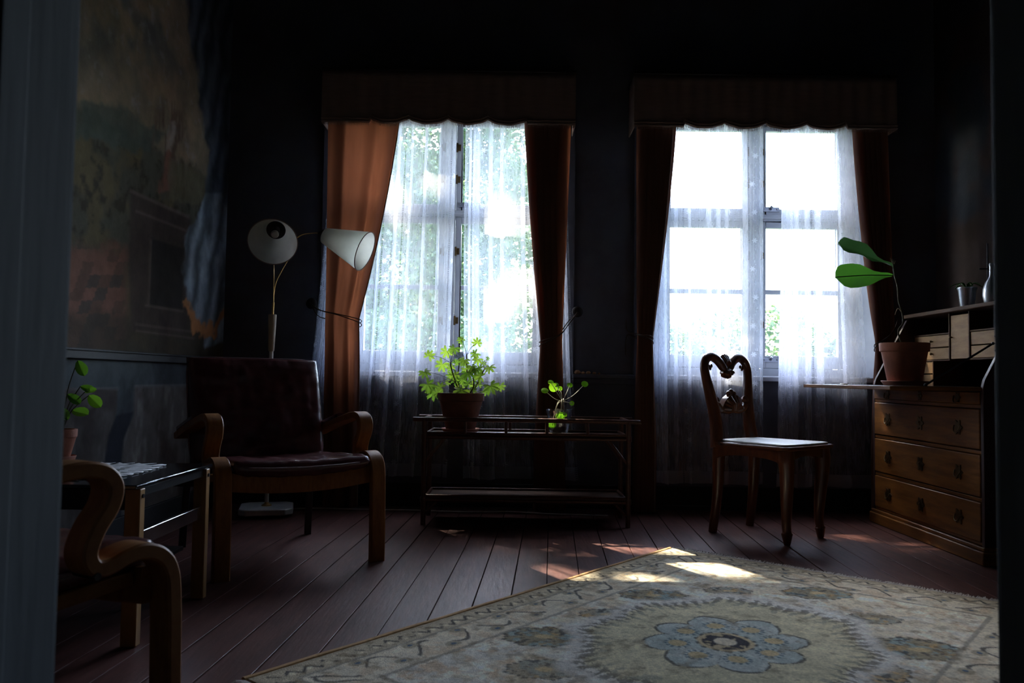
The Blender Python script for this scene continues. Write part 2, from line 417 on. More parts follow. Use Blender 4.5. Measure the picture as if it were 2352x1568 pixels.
for n_ in MT['leather'].node_tree.nodes:                             # deeper, broader creases in the leather
    if n_.type == 'BUMP': n_.inputs['Distance'].default_value = .009; n_.inputs['Strength'].default_value = .38
    if n_.type == 'TEX_NOISE' and n_.inputs['Scale'].default_value > 30: n_.inputs['Scale'].default_value = 9; n_.inputs['Distortion'].default_value = .7
MT['sheer'] = sheer_mat()
mt = MT

# ------------------------------------------------------------------ room shell
XL, XR, ZC, YF = -1.74, 2.56, 3.15, .95
JL, JR = -.532, .578
Z0, Z1 = .80, 2.42                          # window opening

# floor: base and painted boards
def clip(poly, x0, x1, y0, y1):
    for ax, lim, sgn in ((0, x0, 1), (0, x1, -1), (1, y0, 1), (1, y1, -1)):
        out = []
        for i in range(len(poly)):
            a, b = poly[i], poly[(i + 1) % len(poly)]
            da, db = sgn * (a[ax] - lim), sgn * (b[ax] - lim)
            if da >= 0: out.append(a)
            if (da > 0 > db) or (da < 0 < db):
                t = da / (da - db); out.append((a[0] + (b[0] - a[0]) * t, a[1] + (b[1] - a[1]) * t))
        poly = out
        if not poly: break
    return poly
flo = struct_empty('floor')
obj('subfloor', B().bx(XL - .1, XR + .1, YF - .16, YB + .1, -.06, -.016), mt['gap'], flo, smooth=False)
tb = .0497; PW = .1255
k = -14
while True:
    xl = -.269 + k * PW                                     # x at y = YB
    if xl > XR + .3: break
    g = .0012 + .0014 * rnd.random()
    poly = [(xl + g - tb * (YB - .9), .9), (xl + PW - g - tb * (YB - .9), .9), (xl + PW - g, YB), (xl + g, YB)]
    poly = clip(poly, XL, XR, .9, YB)
    k += 1
    if len(poly) < 3: continue
    z = rnd.uniform(-.0012, .0006)
    o = obj('plank', B().prism(poly, -.016, z), mt['floor'], flo, smooth=False, bevel=.0012)
# hall behind the doorway (dark)
struct('floor_hall', B().bx(-1.6, 1.6, -2.4, .79, -.05, 0), mt['floor'])
struct('ceiling_hall', B().bx(-1.7, 1.7, -2.5, .79, 2.6, 2.7), mt['hall'])
struct('wall_hall', B().bx(-1.7, -1.6, -2.5, .79, 0, 2.6).bx(1.6, 1.7, -2.5, .79, 0, 2.6).bx(-1.7, 1.7, -2.6, -2.5, -.05, 2.7), mt['hall'])
struct('ceiling', B().bx(XL - .1, XR + .1, .79, YB + .3, ZC, ZC + .1), mt['ceil'])
struct('wall_front', B().bx(XL - .1, JL - .02, .79, YF, 0, ZC).bx(JR + .02, XR + .1, .79, YF, 0, ZC).bx(JL - .02, JR + .02, .79, YF, 2.15, ZC), mt['jamb'])
# door linings: board plus stop moulding
struct('trim_1', B().bx(JL - .02, JL, .78, YF + .012, 0, 2.15).bx(JL - .11, JL - .001, YF, YF + .018, 0, 2.24).bx(JL, JL + .010, .80, .852, 0, 2.15), mt['jamb'], bevel=.004)
struct('trim_2', B().bx(JR, JR + .02, .78, YF + .012, 0, 2.15).bx(JR + .001, JR + .11, YF, YF + .018, 0, 2.24).bx(JR - .010, JR, .80, .852, 0, 2.15), mt['jamb'], bevel=.004)

# window wall with two splayed openings
IW, OW = .72, .645
wb = B()
def pier(x0, x1, left_open, right_open):
    a = x0 + (IW - OW if left_open else 0); b = x1 - (IW - OW if right_open else 0)
    # openings are wider at the room face: the pier is narrower there
    poly = [(x0 + (0 if left_open else 0), YB), (x1, YB), (x1 + (IW - OW if right_open else 0), YB + .11), (x1 + (IW - OW if right_open else 0), YB + .30), (x0 - (IW - OW if left_open else 0), YB + .30), (x0 - (IW - OW if left_open else 0), YB + .11)]
    wb.prism(poly, Z0, Z1)
pier(XL - .1, WX[0] - IW, False, True); pier(WX[0] + IW, WX[1] - IW, True, True); pier(WX[1] + IW, XR + .1, True, False)
wb.bx(XL - .1, XR + .1, YB, YB + .30, -.05, Z0).bx(XL - .1, XR + .1, YB, YB + .30, Z1, ZC + .1)
struct('wall_back', wb, mt['wall'], smooth=False)
# dado rail and skirting on the window wall
struct('trim_3', B().bx(WX[0] + IW + .03, WX[1] - IW - .03, YB - .030, YB, .775, .800).bx(WX[0] + IW + .03, WX[1] - IW - .03, YB - .016, YB, .740, .775), mt['wall'], bevel=.004)
struct('trim_5', B().bx(XL, WX[0] - IW - .03, YB - .030, YB, .775, .800), mt['wall'], bevel=.004)
struct('baseboard_back', B().bx(XL, XR, YB - .022, YB, 0, .14).bx(XL, XR, YB - .030, YB - .022, 0, .03), mt['blackpaint'], bevel=.004)

def fbm(x, y, s, seed=0, oct=4):
    r = np.zeros_like(x); a = 1.0; t = 0
    rg = np.random.RandomState(seed)
    tabs = rg.rand(oct, 64, 64)
    for o in range(oct):
        fx, fy = (x * s * 2 ** o) % 64, (y * s * 2 ** o) % 64
        ix, iy = fx.astype(int) % 64, fy.astype(int) % 64; tx, ty = fx - np.floor(fx), fy - np.floor(fy)
        tx = tx * tx * (3 - 2 * tx); ty = ty * ty * (3 - 2 * ty); T = tabs[o]
        v = (T[ix, iy] * (1 - tx) + T[(ix + 1) % 64, iy] * tx) * (1 - ty) + (T[ix, (iy + 1) % 64] * (1 - tx) + T[(ix + 1) % 64, (iy + 1) % 64] * tx) * ty
        r += a * v; t += a; a *= .55
    return r / t
def sm(a, b, x): t = np.clip((x - a) / (b - a), 0, 1); return t * t * (3 - 2 * t)
def mixc(c, col, m): return c * (1 - m[..., None]) + np.array(col) * m[..., None]
def colour_grid(name, V, F, cols, mat, parent=None):
    me = bpy.data.meshes.new(name); me.from_pydata(V.tolist(), [], F.tolist()); me.materials.append(mat)
    ca = me.color_attributes.new('Col', 'FLOAT_COLOR', 'POINT')
    c = np.ones((len(V), 4), dtype=np.float32); c[:, :3] = np.clip(cols, 0, 1); ca.data.foreach_set('color', c.ravel())
    o = bpy.data.objects.new(name, me); COL.objects.link(o)
    if parent: o.parent = parent
    return o
def quadgrid(nu, nv):
    i, j = np.meshgrid(np.arange(nu), np.arange(nv)); a = (j * (nu + 1) + i).ravel()
    return np.stack([a, a + 1, a + nu + 2, a + nu + 1], 1)

def poly_mask(px, py, pts, soft=6):
    """soft inside mask of a polygon given in picture-like mural coordinates"""
    d = np.full(px.shape, 1e9); ins = np.zeros(px.shape, bool); n = len(pts)
    for i in range(n):
        (x0, y0), (x1, y1) = pts[i], pts[(i + 1) % n]
        ex, ey = x1 - x0, y1 - y0; L = ex * ex + ey * ey + 1e-9
        t = np.clip(((px - x0) * ex + (py - y0) * ey) / L, 0, 1)
        d = np.minimum(d, np.hypot(px - x0 - t * ex, py - y0 - t * ey))
        c = ((y0 > py) != (y1 > py)) & (px < ex * (py - y0) / (ey + 1e-9) + x0); ins ^= c
    return sm(-soft, soft, np.where(ins, d, -d))

def mural_colours(px, py, nx, ny):
    """landscape with hanging drapery, painted on the wall; px,py are the painting's own drawing coordinates"""
    n1 = fbm(nx, ny, 5, 3); n2 = fbm(nx, ny, 18, 5); n3 = fbm(nx * 3, ny * .6, 9, 8)
    jx = px + (n1 - .5) * 50; jy = py + (n2 - .5) * 40
    c = np.zeros(px.shape + (3,)) + np.array((.15, .115, .075))
    c = mixc(c, (.19, .135, .085), sm(.40, .65, n1)); c = mixc(c, (.085, .08, .07), sm(.52, .72, fbm(nx, ny, 3, 11)) * sm(300, 60, py))
    c = mixc(c, (.20, .19, .19), sm(.62, .8, n2) * .4)
    # hills
    hill = sm(-14, 14, jy - (235 + (px - 165) * .55)); c = mixc(c, (.050, .050, .036), hill * .92)
    c = mixc(c, (.085, .068, .035), hill * sm(.45, .62, n1)); c = mixc(c, (.035, .028, .018), hill * sm(.55, .75, n2))
    tre = poly_mask(jx, jy, [(160, 220), (240, 228), (290, 262), (350, 300), (300, 350), (160, 300)], 8); c = mixc(c, (.050, .062, .05), tre * .85)
    # lower left: rubble and brick tones
    low = sm(540, 590, jy) * sm(300, 270, px); bx = np.floor((px + py * .3) / 26) + np.floor(py / 30) * 7
    br = (np.sin(bx * 12.9898) * 43758.5453) % 1.0
    c = mixc(c, (.085, .045, .032), low); c = mixc(c, (.14, .065, .045), low * (br > .6) * .8); c = mixc(c, (.045, .035, .03), low * (br < .25) * .8)
    c = mixc(c, (.035, .026, .018), sm(700, 740, jy) * .8)
    # palm-like tree
    tr = poly_mask(jx, jy, [(352, 440), (385, 440), (378, 330), (384, 270), (360, 270), (360, 340)], 6); c = mixc(c, (.16, .075, .05), tr)
    rr = np.hypot(jx - 368, (jy - 300) * .62); c = mixc(c, (.085, .055, .038), sm(62, 25, rr) * sm(.42, .56, n3)); c = mixc(c, (.24, .20, .17), poly_mask(jx, jy, [(358, 340), (376, 340), (380, 285), (362, 275)], 6) * .8)
    rr = np.hypot(jx - 395, (jy - 400) * .7); c = mixc(c, (.16, .13, .11), sm(45, 10, rr) * sm(.5, .6, n3) * .7)
    c = mixc(c, (.10, .085, .05), poly_mask(jx, jy, [(372, 360), (460, 400), (462, 480), (372, 450)], 8) * .8)
    # pedestal
    c = mixc(c, (.045, .032, .026), poly_mask(px, py, [(288, 435), (430, 500), (430, 770), (300, 760), (288, 600)], 5))
    c = mixc(c, (.022, .018, .016), poly_mask(px, py, [(338, 545), (415, 570), (415, 712), (338, 700)], 4))
    for pts in ([(285, 430), (425, 492), (425, 500), (285, 438)], [(300, 478), (420, 525), (420, 531), (300, 484)], [(330, 698), (418, 712), (418, 717), (330, 703)], [(310, 742), (445, 760), (445, 764), (310, 746)], [(310, 757), (445, 775), (445, 779), (310, 761)], [(336, 548), (340, 548), (340, 700), (336, 700)]):
        c = mixc(c, (.10, .075, .062), poly_mask(px, py, pts, 3) * .7)
    # drapery
    fold = .5 + .5 * np.sin(px * .19 + py * .028 + n1 * 6)
    up = poly_mask(jx, py, [(385, -200), (405, 60), (430, 200), (455, 330), (468, 440), (500, 470), (800, 470), (800, -200)], 6)
    dc = np.array((.055, .065, .078)) * (.45 + .75 * fold)[..., None]; c = c * (1 - up[..., None]) + dc * up[..., None]
    lo = poly_mask(jx, py, [(470, 440), (500, 440), (530, 520), (540, 780), (470, 800), (445, 740), (420, 690), (408, 620), (412, 540), (440, 480)], 5)
    dc = np.array((.17, .20, .225)) * (.35 + .75 * fold * (.6 + .8 * n2))[..., None]; c = c * (1 - lo[..., None]) + dc * lo[..., None]
    fr = poly_mask(jx, jy, [(408, 690), (420, 690), (445, 730), (458, 752), (475, 735), (492, 758), (512, 700), (524, 700), (500, 782), (478, 762), (462, 780), (435, 757)], 4)
    c = mixc(c, (.30, .13, .05), fr)
    return c * 1.75

# left wall: mural above the black rail, painted panels below
RZ = .845
nu, nv = 260, 330
gy = np.linspace(YF, YB, nu + 1); gz = np.linspace(RZ, ZC, nv + 1); GY, GZ = np.meshgrid(gy, gz)
pxs = 1176 + XL * 1850 / GY; pys = 868 + (pxs - 1176) * .0143 - (GZ - .77) * 1850 / GY
cols = mural_colours(np.where(pxs < 165, 165 - (165 - pxs) * .3, pxs), pys, GY, GZ)
wl = struct_empty('wall_left')
obj('wall_core', B().bx(XL - .1, XL - .003, YF - .16, YB + .3, -.05, ZC), mt['wall'], wl, smooth=False)
V = np.stack([np.full(GY.size, XL), GY.ravel(), GZ.ravel()], 1)
colour_grid('mural', V, quadgrid(nu, nv), cols.reshape(-1, 3), mt['mural'], wl)
nu, nv = 260, 100
gy = np.linspace(YF, YB, nu + 1); gz = np.linspace(0, RZ, nv + 1); GY, GZ = np.meshgrid(gy, gz)
pxs = 1176 + XL * 1850 / GY; pys = 868 + (pxs - 1176) * .0143 - (GZ - .77) * 1850 / GY
n1 = fbm(GY, GZ, 6, 21); n2 = fbm(GY, GZ * .4, 14, 22)
c = np.zeros(GY.shape + (3,)) + np.array((.085, .10, .105)); c = mixc(c, (.055, .062, .07), sm(.4, .6, n1))
for pts in ([(30, 890), (273, 893), (273, 950), (262, 1000), (248, 1080), (240, 1300), (30, 1300)], [(312, 888), (455, 886), (500, 890), (500, 1300), (300, 1300), (288, 1080), (292, 1000), (312, 955)]):
    mm = poly_mask(pxs, pys, pts, 3); c = mixc(c, (.115, .10, .09), mm); c = mixc(c, (.20, .18, .165), mm * sm(.56, .72, n2) * .8); c = mixc(c, (.07, .05, .045), mm * sm(.5, .3, n1) * .8)
mm = poly_mask(pxs, pys, [(273, 953), (312, 945), (300, 985), (291, 1010), (287, 1080), (300, 1300), (240, 1300), (247, 1070), (256, 1000)], 3); c = mixc(c, (.022, .024, .034), mm)
for pts in ([(30, 888), (275, 891), (275, 895), (30, 892)], [(312, 884), (455, 882), (455, 886), (312, 889)]): c = mixc(c, (.22, .21, .20), poly_mask(pxs, pys, pts, 2.2) * .6)
V = np.stack([np.full(GY.size, XL), GY.ravel(), GZ.ravel()], 1)
colour_grid('dado_painting', V, quadgrid(nu, nv), c.reshape(-1, 3), mt['mural'], wl)
struct('trim_4', B().bx(XL, XL + .028, YF, YB, RZ - .022, RZ + .018).bx(XL, XL + .036, YF, YB, RZ + .010, RZ + .020), mt['blackpaint'], bevel=.003)
struct('baseboard_left', B().bx(XL, XL + .02, YF, YB - .03, 0, .13), mt['blackpaint'], bevel=.003)
# right wall: same scheme, darker
wr = struct_empty('wall_right')
obj('wall_core', B().bx(XR + .003, XR + .1, YF - .16, YB + .3, -.05, ZC), mt['wall'], wr, smooth=False)
nu, nv = 160, 130
gy = np.linspace(YF, YB, nu + 1); gz = np.linspace(0, ZC, nv + 1); GY, GZ = np.meshgrid(gy, gz)
n1 = fbm(GY, GZ, 4, 31)
c = np.zeros(GY.shape + (3,)) + np.array((.045, .028, .022)); c = mixc(c, (.028, .03, .034), sm(.42, .6, n1))
dr = sm(4.22, 4.14, GY + .05 * np.sin(GZ * 3)) * sm(1.0, 1.1, GZ); fold = .5 + .5 * np.sin(GY * 60 + GZ * 4 + n1 * 5)
dc = np.array((.05, .065, .08)) * (.4 + .8 * fold)[..., None]; c = c * (1 - dr[..., None]) + dc * dr[..., None]
c = mixc(c, (.05, .055, .06), sm(.84, .80, GZ))
V = np.stack([np.full(GY.size, XR), GY.ravel(), GZ.ravel()], 1)
colour_grid('drapery_painting', V, quadgrid(nu, nv)[:, ::-1], c.reshape(-1, 3), mt['mural'], wr)

# ------------------------------------------------------------------ windows
def window(i, cx):
    wroot = struct_empty('window_%d' % i, (cx, YB + .15, 0))
    W_ = mt['white']; yf = YB + .11
    def b(*a): return B().bx(cx + a[0], cx + a[1], yf + a[2], yf + a[3], a[4], a[5])
    zt = (2.335, 1.845, 1.725, .93)                                     # pane top, transom, pane bottom
    f = b(-.645, -.560, 0, .10, Z0, Z1); f.bx(cx + .560, cx + .645, yf, yf + .10, Z0, Z1); f.bx(cx - .56, cx + .56, yf, yf + .10, 2.37, Z1); f.bx(cx - .56, cx + .56, yf, yf + .10, Z0, .85)
    obj('frame', f, W_, wroot, True, bevel=.005)
    # splayed linings
    for s in (-1, 1):
        pl = [(cx + s * (IW - .004), YB - .004), (cx + s * (IW - .018), YB - .004), (cx + s * (OW - .02), yf), (cx + s * (OW - .004), yf)]
        obj('lining', B().prism(pl if s < 0 else pl[::-1], Z0, Z1), W_, wroot, True, smooth=False)
        obj('casing', B().bx(cx + s * (IW + .045), cx + s * (IW - .018), YB - .022, YB - .001, Z0 - .02, Z1 + .04), mt['blackpaint'] if 0 else mt['wall'], wroot, True, bevel=.004)
    obj('head_lining', B().prism([(YB - .004, Z1 - .002), (YB - .004, Z1 - .02), (yf, Z1 - .02), (yf, Z1 - .002)], cx - OW, cx + OW, 'x'), W_, wroot, True, smooth=False)
    obj('sill', B().bx(cx - IW + .0, cx + IW, YB - .03, YB + .002, Z0 - .028, Z0).bx(cx - OW - .02, cx + OW + .02, YB, yf, Z0 - .028, Z0 + .004), W_, wroot, True, bevel=.004)
    obj('mullion', b(-.032, .032, -.012, .10, .85, 2.37).bx(cx - .014, cx + .014, yf - .024, yf - .012, .85, 2.37), W_, wroot, True, bevel=.004)
    obj('transom', b(-.56, .56, -.008, .10, 1.765, 1.805).bx(cx - .56, cx + .56, yf - .02, yf, 1.775, 1.79), W_, wroot, True, bevel=.004)
    for s in (-1, 1):
        x0, x1 = sorted((cx + s * .034, cx + s * .558))
        for (za, zb, bars) in ((1.806, 2.368, 0), (.852, 1.764, 1)):
            st = .036; rt = .034 if bars == 0 else .040; rb_ = .038 if bars == 0 else .078
            sb = B().bx(x0, x0 + st, yf + .01, yf + .05, za, zb).bx(x1 - st, x1, yf + .01, yf + .05, za, zb)
            sb.bx(x0 + st, x1 - st, yf + .01, yf + .05, zb - rt, zb).bx(x0 + st, x1 - st, yf + .01, yf + .05, za, za + rb_)
            sash = obj('sash', sb, W_, wroot, True, bevel=.004)
            spans = [(za + rb_, zb - rt)]
            if bars:
                zm = 1.325; obj('glazing_bar', B().bx(x0 + st, x1 - st, yf + .012, yf + .045, zm - .014, zm + .014), W_, wroot, True, bevel=.003)
                spans = [(za + rb_, zm - .014), (zm + .014, zb - rt)]
            for (a, c_) in spans:
                obj('pane', B().bx(x0 + st - .004, x1 - st + .004, yf + .026, yf + .030, a - .004, c_ + .004), mt['glass'], wroot, True, smooth=False)
        # hinges along the mullion
        for z in (2.20, 2.0, 1.55, 1.12):
            obj('hinge', B().tube([(cx + s * .038, yf + .004, z - .028), (cx + s * .038, yf + .004, z + .028)], .006, 8).bx(cx + s * .03, cx + s * .06, yf + .004, yf + .009, z - .02, z + .02), mt['brass'], wroot, True)
    for z in (1.84, .905):                                              # latch plates on the rails
        L = B().bx(cx + .045, cx + .155, yf + .002, yf + .010, z - .014, z + .014).tube([(cx + .1, yf - .012, z + .006), (cx + .1, yf + .004, z)], .008, 10).ball((cx + .1, yf - .016, z + .010), .009, 6)
        for dx in (.06, .14): L.ball((cx + dx, yf + .001, z), .005, 5)
        obj('latch', L, mt['metal'], wroot, True)
    return wroot
for i, cx in enumerate(WX): window(i + 1, cx)

# ------------------------------------------------------------------ valances
def valance(cx, x0, x1, label):
    t = thing('valance', label, 'valance', ((x0 + x1) / 2, YB - .13, 2.2))
    yv = YB - .24; zt, zb = 2.545, 2.235
    n = 160
    def bot(x):
        u = (x - (x0 + x1) / 2) / (x1 - x0)
        if abs(u) > .31: return zb + .004
        s = (u + .31) / .62 * 4 % 1.0
        return zb + .030 - .032 * math.sin(PI * s) ** .7
    path = [(x0, YB - .02), (x0, yv)] ; m = 8
    pts = [(x0, YB - .02 + (yv - YB + .02) * i / m) for i in range(m)] + [(x0 + (x1 - x0) * i / n, yv + .004 * math.sin(i * .7)) for i in range(n + 1)] + [(x1, yv + (YB - .02 - yv) * (i + 1) / m) for i in range(m)]
    g = B().grid(lambda u, v: (lambda q: (q[0], q[1], bot(q[0]) + (zt - bot(q[0])) * v))(pts[round(u * (len(pts) - 1))]), len(pts) - 1, 8)
    body = obj('valance_cloth', g, mt['valance'], t, True); md = body.modifiers.new('thick', 'SOLIDIFY'); md.thickness = .006
    rd = obj('cornice_board', B().bx(x0 - .004, x1 + .004, yv - .006, YB - .0, zt, zt + .018), mt['knobwood'], t, True, bevel=.004)
    br = B(); fr = B()
    line = [Vector((q[0], q[1] - .006, bot(q[0]) + .022)) for q in pts if abs(q[1] - yv) < .01]
    br.tube(line, .005, 6); line2 = [p - Vector((0, 0, .016)) for p in line]; br.tube(line2, .004, 6)
    obj('braid', br, mt['valance'], t, True)
    nf = int((x1 - x0) / .005)
    for i in range(nf):
        x = x0 + (i + .5) * .005; z = bot(x) + .006; l = .022 + .006 * rnd.random(); dx = rnd.uniform(-.002, .002)
        fr.v += [Vector((x - .0016, yv - .007, z)), Vector((x + .0016, yv - .007, z)), Vector((x + dx + .001, yv - .008, z - l)), Vector((x + dx - .001, yv - .008, z - l))]
        b = len(fr.v) - 4; fr.f.append((b, b + 1, b + 2, b + 3))
    f = obj('fringe', fr, mt['valance'], t, True, smooth=False); f['kind'] = 'stuff'
valance(WX[0], -1.125, .350, 'brown cloth valance with scalloped fringe over the left window')
valance(WX[1], .690, 2.215, 'brown cloth valance with scalloped fringe over the right window')

# ------------------------------------------------------------------ net curtains
def sheer(name, label, xt0, xt1, xb0, xb1, y0, zbot, seed, group=None):
    """xt* = left/right edge at the top, xb* at the bottom; S-shaped folds that overlap"""
    r = random.Random(seed); ztop = 2.42
    W0 = xt1 - xt0
    # the cloth seen from above: flat runs and narrow pleats where it doubles back on itself
    line = [(0.0, 0.0)]; x = .012 + r.random() * .02
    while x < W0 - .02:
        edge = min(x, W0 - x) < .07
        w_ = r.uniform(.014, .036) if not edge else .018; n_ = 2 if (r.random() < .3 or edge) else 1
        h_ = w_ / 2; dd = .010
        for q_ in range(n_):
            yq = q_ * .021
            for ax, ay in ((-h_ * .2, -dd * .4), (h_ * .7, -dd * .8), (h_, -dd * .5), (h_ * .6, 0), (-h_ * .6, .002), (-h_, dd * .5), (-h_ * .7, dd * .9), (h_ * .1, dd * 1.0)): line.append((x + ax, ay + yq))
        x += h_ + (r.uniform(.035, .115) if not edge else .014)
        line.append((x - .012, r.uniform(-.004, .004)))
    line.append((W0, 0.0))
    arc = [0.0]
    for p, q in zip(line, line[1:]): arc.append(arc[-1] + math.hypot(p[0] - q[0], p[1] - q[1]))
    nu, nv = len(line) - 1, 46; tot = arc[-1]
    def fn(u, v):
        z = zbot + (ztop - zbot) * v; t = v
        L = xb0 + (xt0 - xb0) * t ** .8; R = xb1 + (xt1 - xb1) * t ** .8
        lx, ly = line[round(u * nu)]
        x = L + (R - L) * lx / W0 + .008 * mnoise.noise(Vector((lx * 6, v * 2.4, seed + 5)))
        y = y0 + ly + .012 * math.sin(lx * 22 + seed) * (1.2 - v) + .006 * mnoise.noise(Vector((lx * 9, v * 3, seed)))
        return (x, y, z + (.006 * math.sin(lx * 40) if v == 0 else 0))
    b = B().grid(fn, nu, nv, lambda u, v: (arc[round(u * nu)] + seed * .06, (ztop - zbot) * v))
    o = obj(name, b, mt['sheer'], angle=180); tag(o, label, 'net curtain', group); return o
def XP(px, y): return (px - 1176) / FPX * y
ys = YB - .085
sheer('net_curtain', 'white flowered net curtain, left panel of the left window', XP(757, ys), XP(1040, ys), XP(694, ys), XP(1030, ys), ys, .185, 1)
sheer('net_curtain', 'white flowered net curtain, sunlit right panel of the left window', XP(1060, ys), XP(1292, ys), XP(1068, ys), XP(1332, ys), ys, .175, 2)
sheer('net_curtain', 'white net curtain hanging behind the carved chair, left half of right window', XP(1488, ys), XP(1745, ys), XP(1500, ys), XP(1745, ys), ys, .165, 3)
sheer('net_curtain', 'white net curtain behind the writing flap, right half of the right window', XP(1798, ys), XP(1968, ys), XP(1782, ys), XP(2008, ys), ys, .155, 4)

# ------------------------------------------------------------------ heavy curtains, with tie cords and knobs
def drape(nfl, amp_, ov, label, xo_t, xi_t, xo_tie, xi_tie, xo_b, xi_b, ztie, seed, knob, cordlabel, knoblabel, cordpts):
    y0 = YB - .155; ztop = 2.45; zbot = .012; r = random.Random(seed)
    ph = r.random() * 6; nu, nv = 84, 60
    ys_ = lambda z: 0
    def edges(z):
        if z > ztie:
            t = (z - ztie) / (ztop - ztie); e = t ** .62 if t > 0 else 0
            return xo_tie + (xo_t - xo_tie) * t, xi_tie + (xi_t - xi_tie) * (1 - (1 - t) ** 1.35)
        t = (ztie - z) / (ztie - zbot)
        return xo_tie + (xo_b - xo_tie) * t, xi_tie + (xi_b - xi_tie) * min(1, t * 1.6)
    def fn(u, v):
        z = zbot + (ztop - zbot) * v; a, b = edges(z)
        near = math.exp(-((z - ztie) / .16) ** 2)
        s = 2 * PI * nfl * u + ph + 1.2 * math.sin(u * 5 + seed)
        A = amp_ * (1 - .5 * near)
        x = a + (b - a) * (u - ov * math.sin(s)); y = y0 + A * math.cos(s) + .008 * mnoise.noise(Vector((u * 8, z * 2, seed))) - .012 * near
        return (x, y, z)
    b = B().grid(fn, nu, nv, lambda u, v: (u * .7, v * 2.4))
    o = obj('curtain', b, mt['curtain'], angle=180); tag(o, label, 'curtain')
    hem = B(); pts = [Vector(fn(1, j / 60)) + Vector((0, -.004, 0)) for j in range(61)]; hem.tube(pts, .0035, 6)
    obj('edging', hem, mt['valance'], o)
    if knob:
        kx, kz = knob; kt = thing('curtain_holdback', knoblabel, 'holdback', (kx, YB - .001, kz), 0)
        rr = Matrix.Rotation(PI / 2, 3, 'X')
        obj('stem', B().tube([(0, 0, 0), (0, -.06, 0)], .008, 10), mt['knobwood'], kt)
        obj('disc', B().lathe([(0, .058), (.026, .058), (.031, .066), (.033, .074), (.026, .084), (.012, .089), (0, .09)], 24, rot=rr), mt['knobwood'], kt)
    if cordpts:
        cb = B()
        for d in (0, .012): cb.tube(smooth_path([Vector(p) + Vector((0, 0, d * math.sin(i * 1.3) - d)) for i, p in enumerate(cordpts)], 5), .0028, 6)
        c = obj('tie_cord', cb, mt['cord'], o); c['label'] = cordlabel
yd = YB - .155
def tie(px, py): return P(px, py, yd - .05)
k1 = P(716, 697, YB - .07); k2 = P(1326, 716, YB - .07); k3 = P(1441, 765, YB - .07)
drape(3, .022, .02, 'rust-brown curtain glowing in the light, beside the floor lamp', XP(744, yd), XP(912, yd), XP(748, yd), XP(824, yd), XP(750, yd), XP(828, yd), tie(824, 732).z, 1, (k1.x, k1.z),
      'thin brown cord tying back the curtain beside the floor lamp', 'round dark curtain holdback on the wall beside the floor lamp',
      [k1 + Vector((0, -.015, 0)), P(735, 712, yd - .06), P(780, 722, yd - .06), tie(828, 734), P(822, 742, yd + .02), P(790, 735, yd + .05), P(735, 728, yd + .05), k1 + Vector((.005, 0, -.01))])
drape(5, .030, .17, 'dark brown curtain at the right side of the left window', XP(1296, yd), XP(1206, yd), XP(1286, yd), XP(1246, yd), XP(1296, yd), XP(1236, yd), tie(1245, 782).z, 2, (k2.x, k2.z),
      'thin brown cord round the curtain between the windows, above the glass pot', 'round dark curtain holdback on the wall between the two windows',
      [k2 + Vector((0, -.015, 0)), P(1306, 745, yd - .05), P(1285, 768, yd - .06), tie(1243, 783), P(1243, 786, yd + .03), P(1275, 775, yd + .04), P(1308, 735, yd + .03), k2 + Vector((0, 0, -.01))])
drape(5, .030, .17, 'dark brown curtain hanging right of the rattan table', XP(1472, yd), XP(1552, yd), XP(1468, yd), XP(1498, yd), XP(1462, yd), XP(1508, yd), tie(1497, 780).z, 3, None,
      'frayed cord hanging at the curtain right of the rattan table', '',
      [P(1438, 735, YB - .03), P(1442, 760, YB - .03), P(1470, 768, yd - .05), tie(1497, 772), P(1497, 782, yd + .03), P(1465, 775, yd + .05), P(1440, 770, YB - .03), P(1437, 812, YB - .03)])
drape(5, .030, .17, 'dark brown curtain behind the potted fiddle-leaf plant', XP(2032, yd), XP(1962, yd), XP(2050, yd), XP(2012, yd), XP(2050, yd), XP(2004, yd), tie(2020, 790).z, 4, None, 'brown cord round the curtain behind the fiddle-leaf plant', '',
      [P(2062, 735, YB - .03), P(2052, 760, yd - .05), P(2030, 780, yd - .06), tie(2010, 790), P(2012, 798, yd + .03), P(2040, 785, yd + .04), P(2062, 740, YB - .03)])

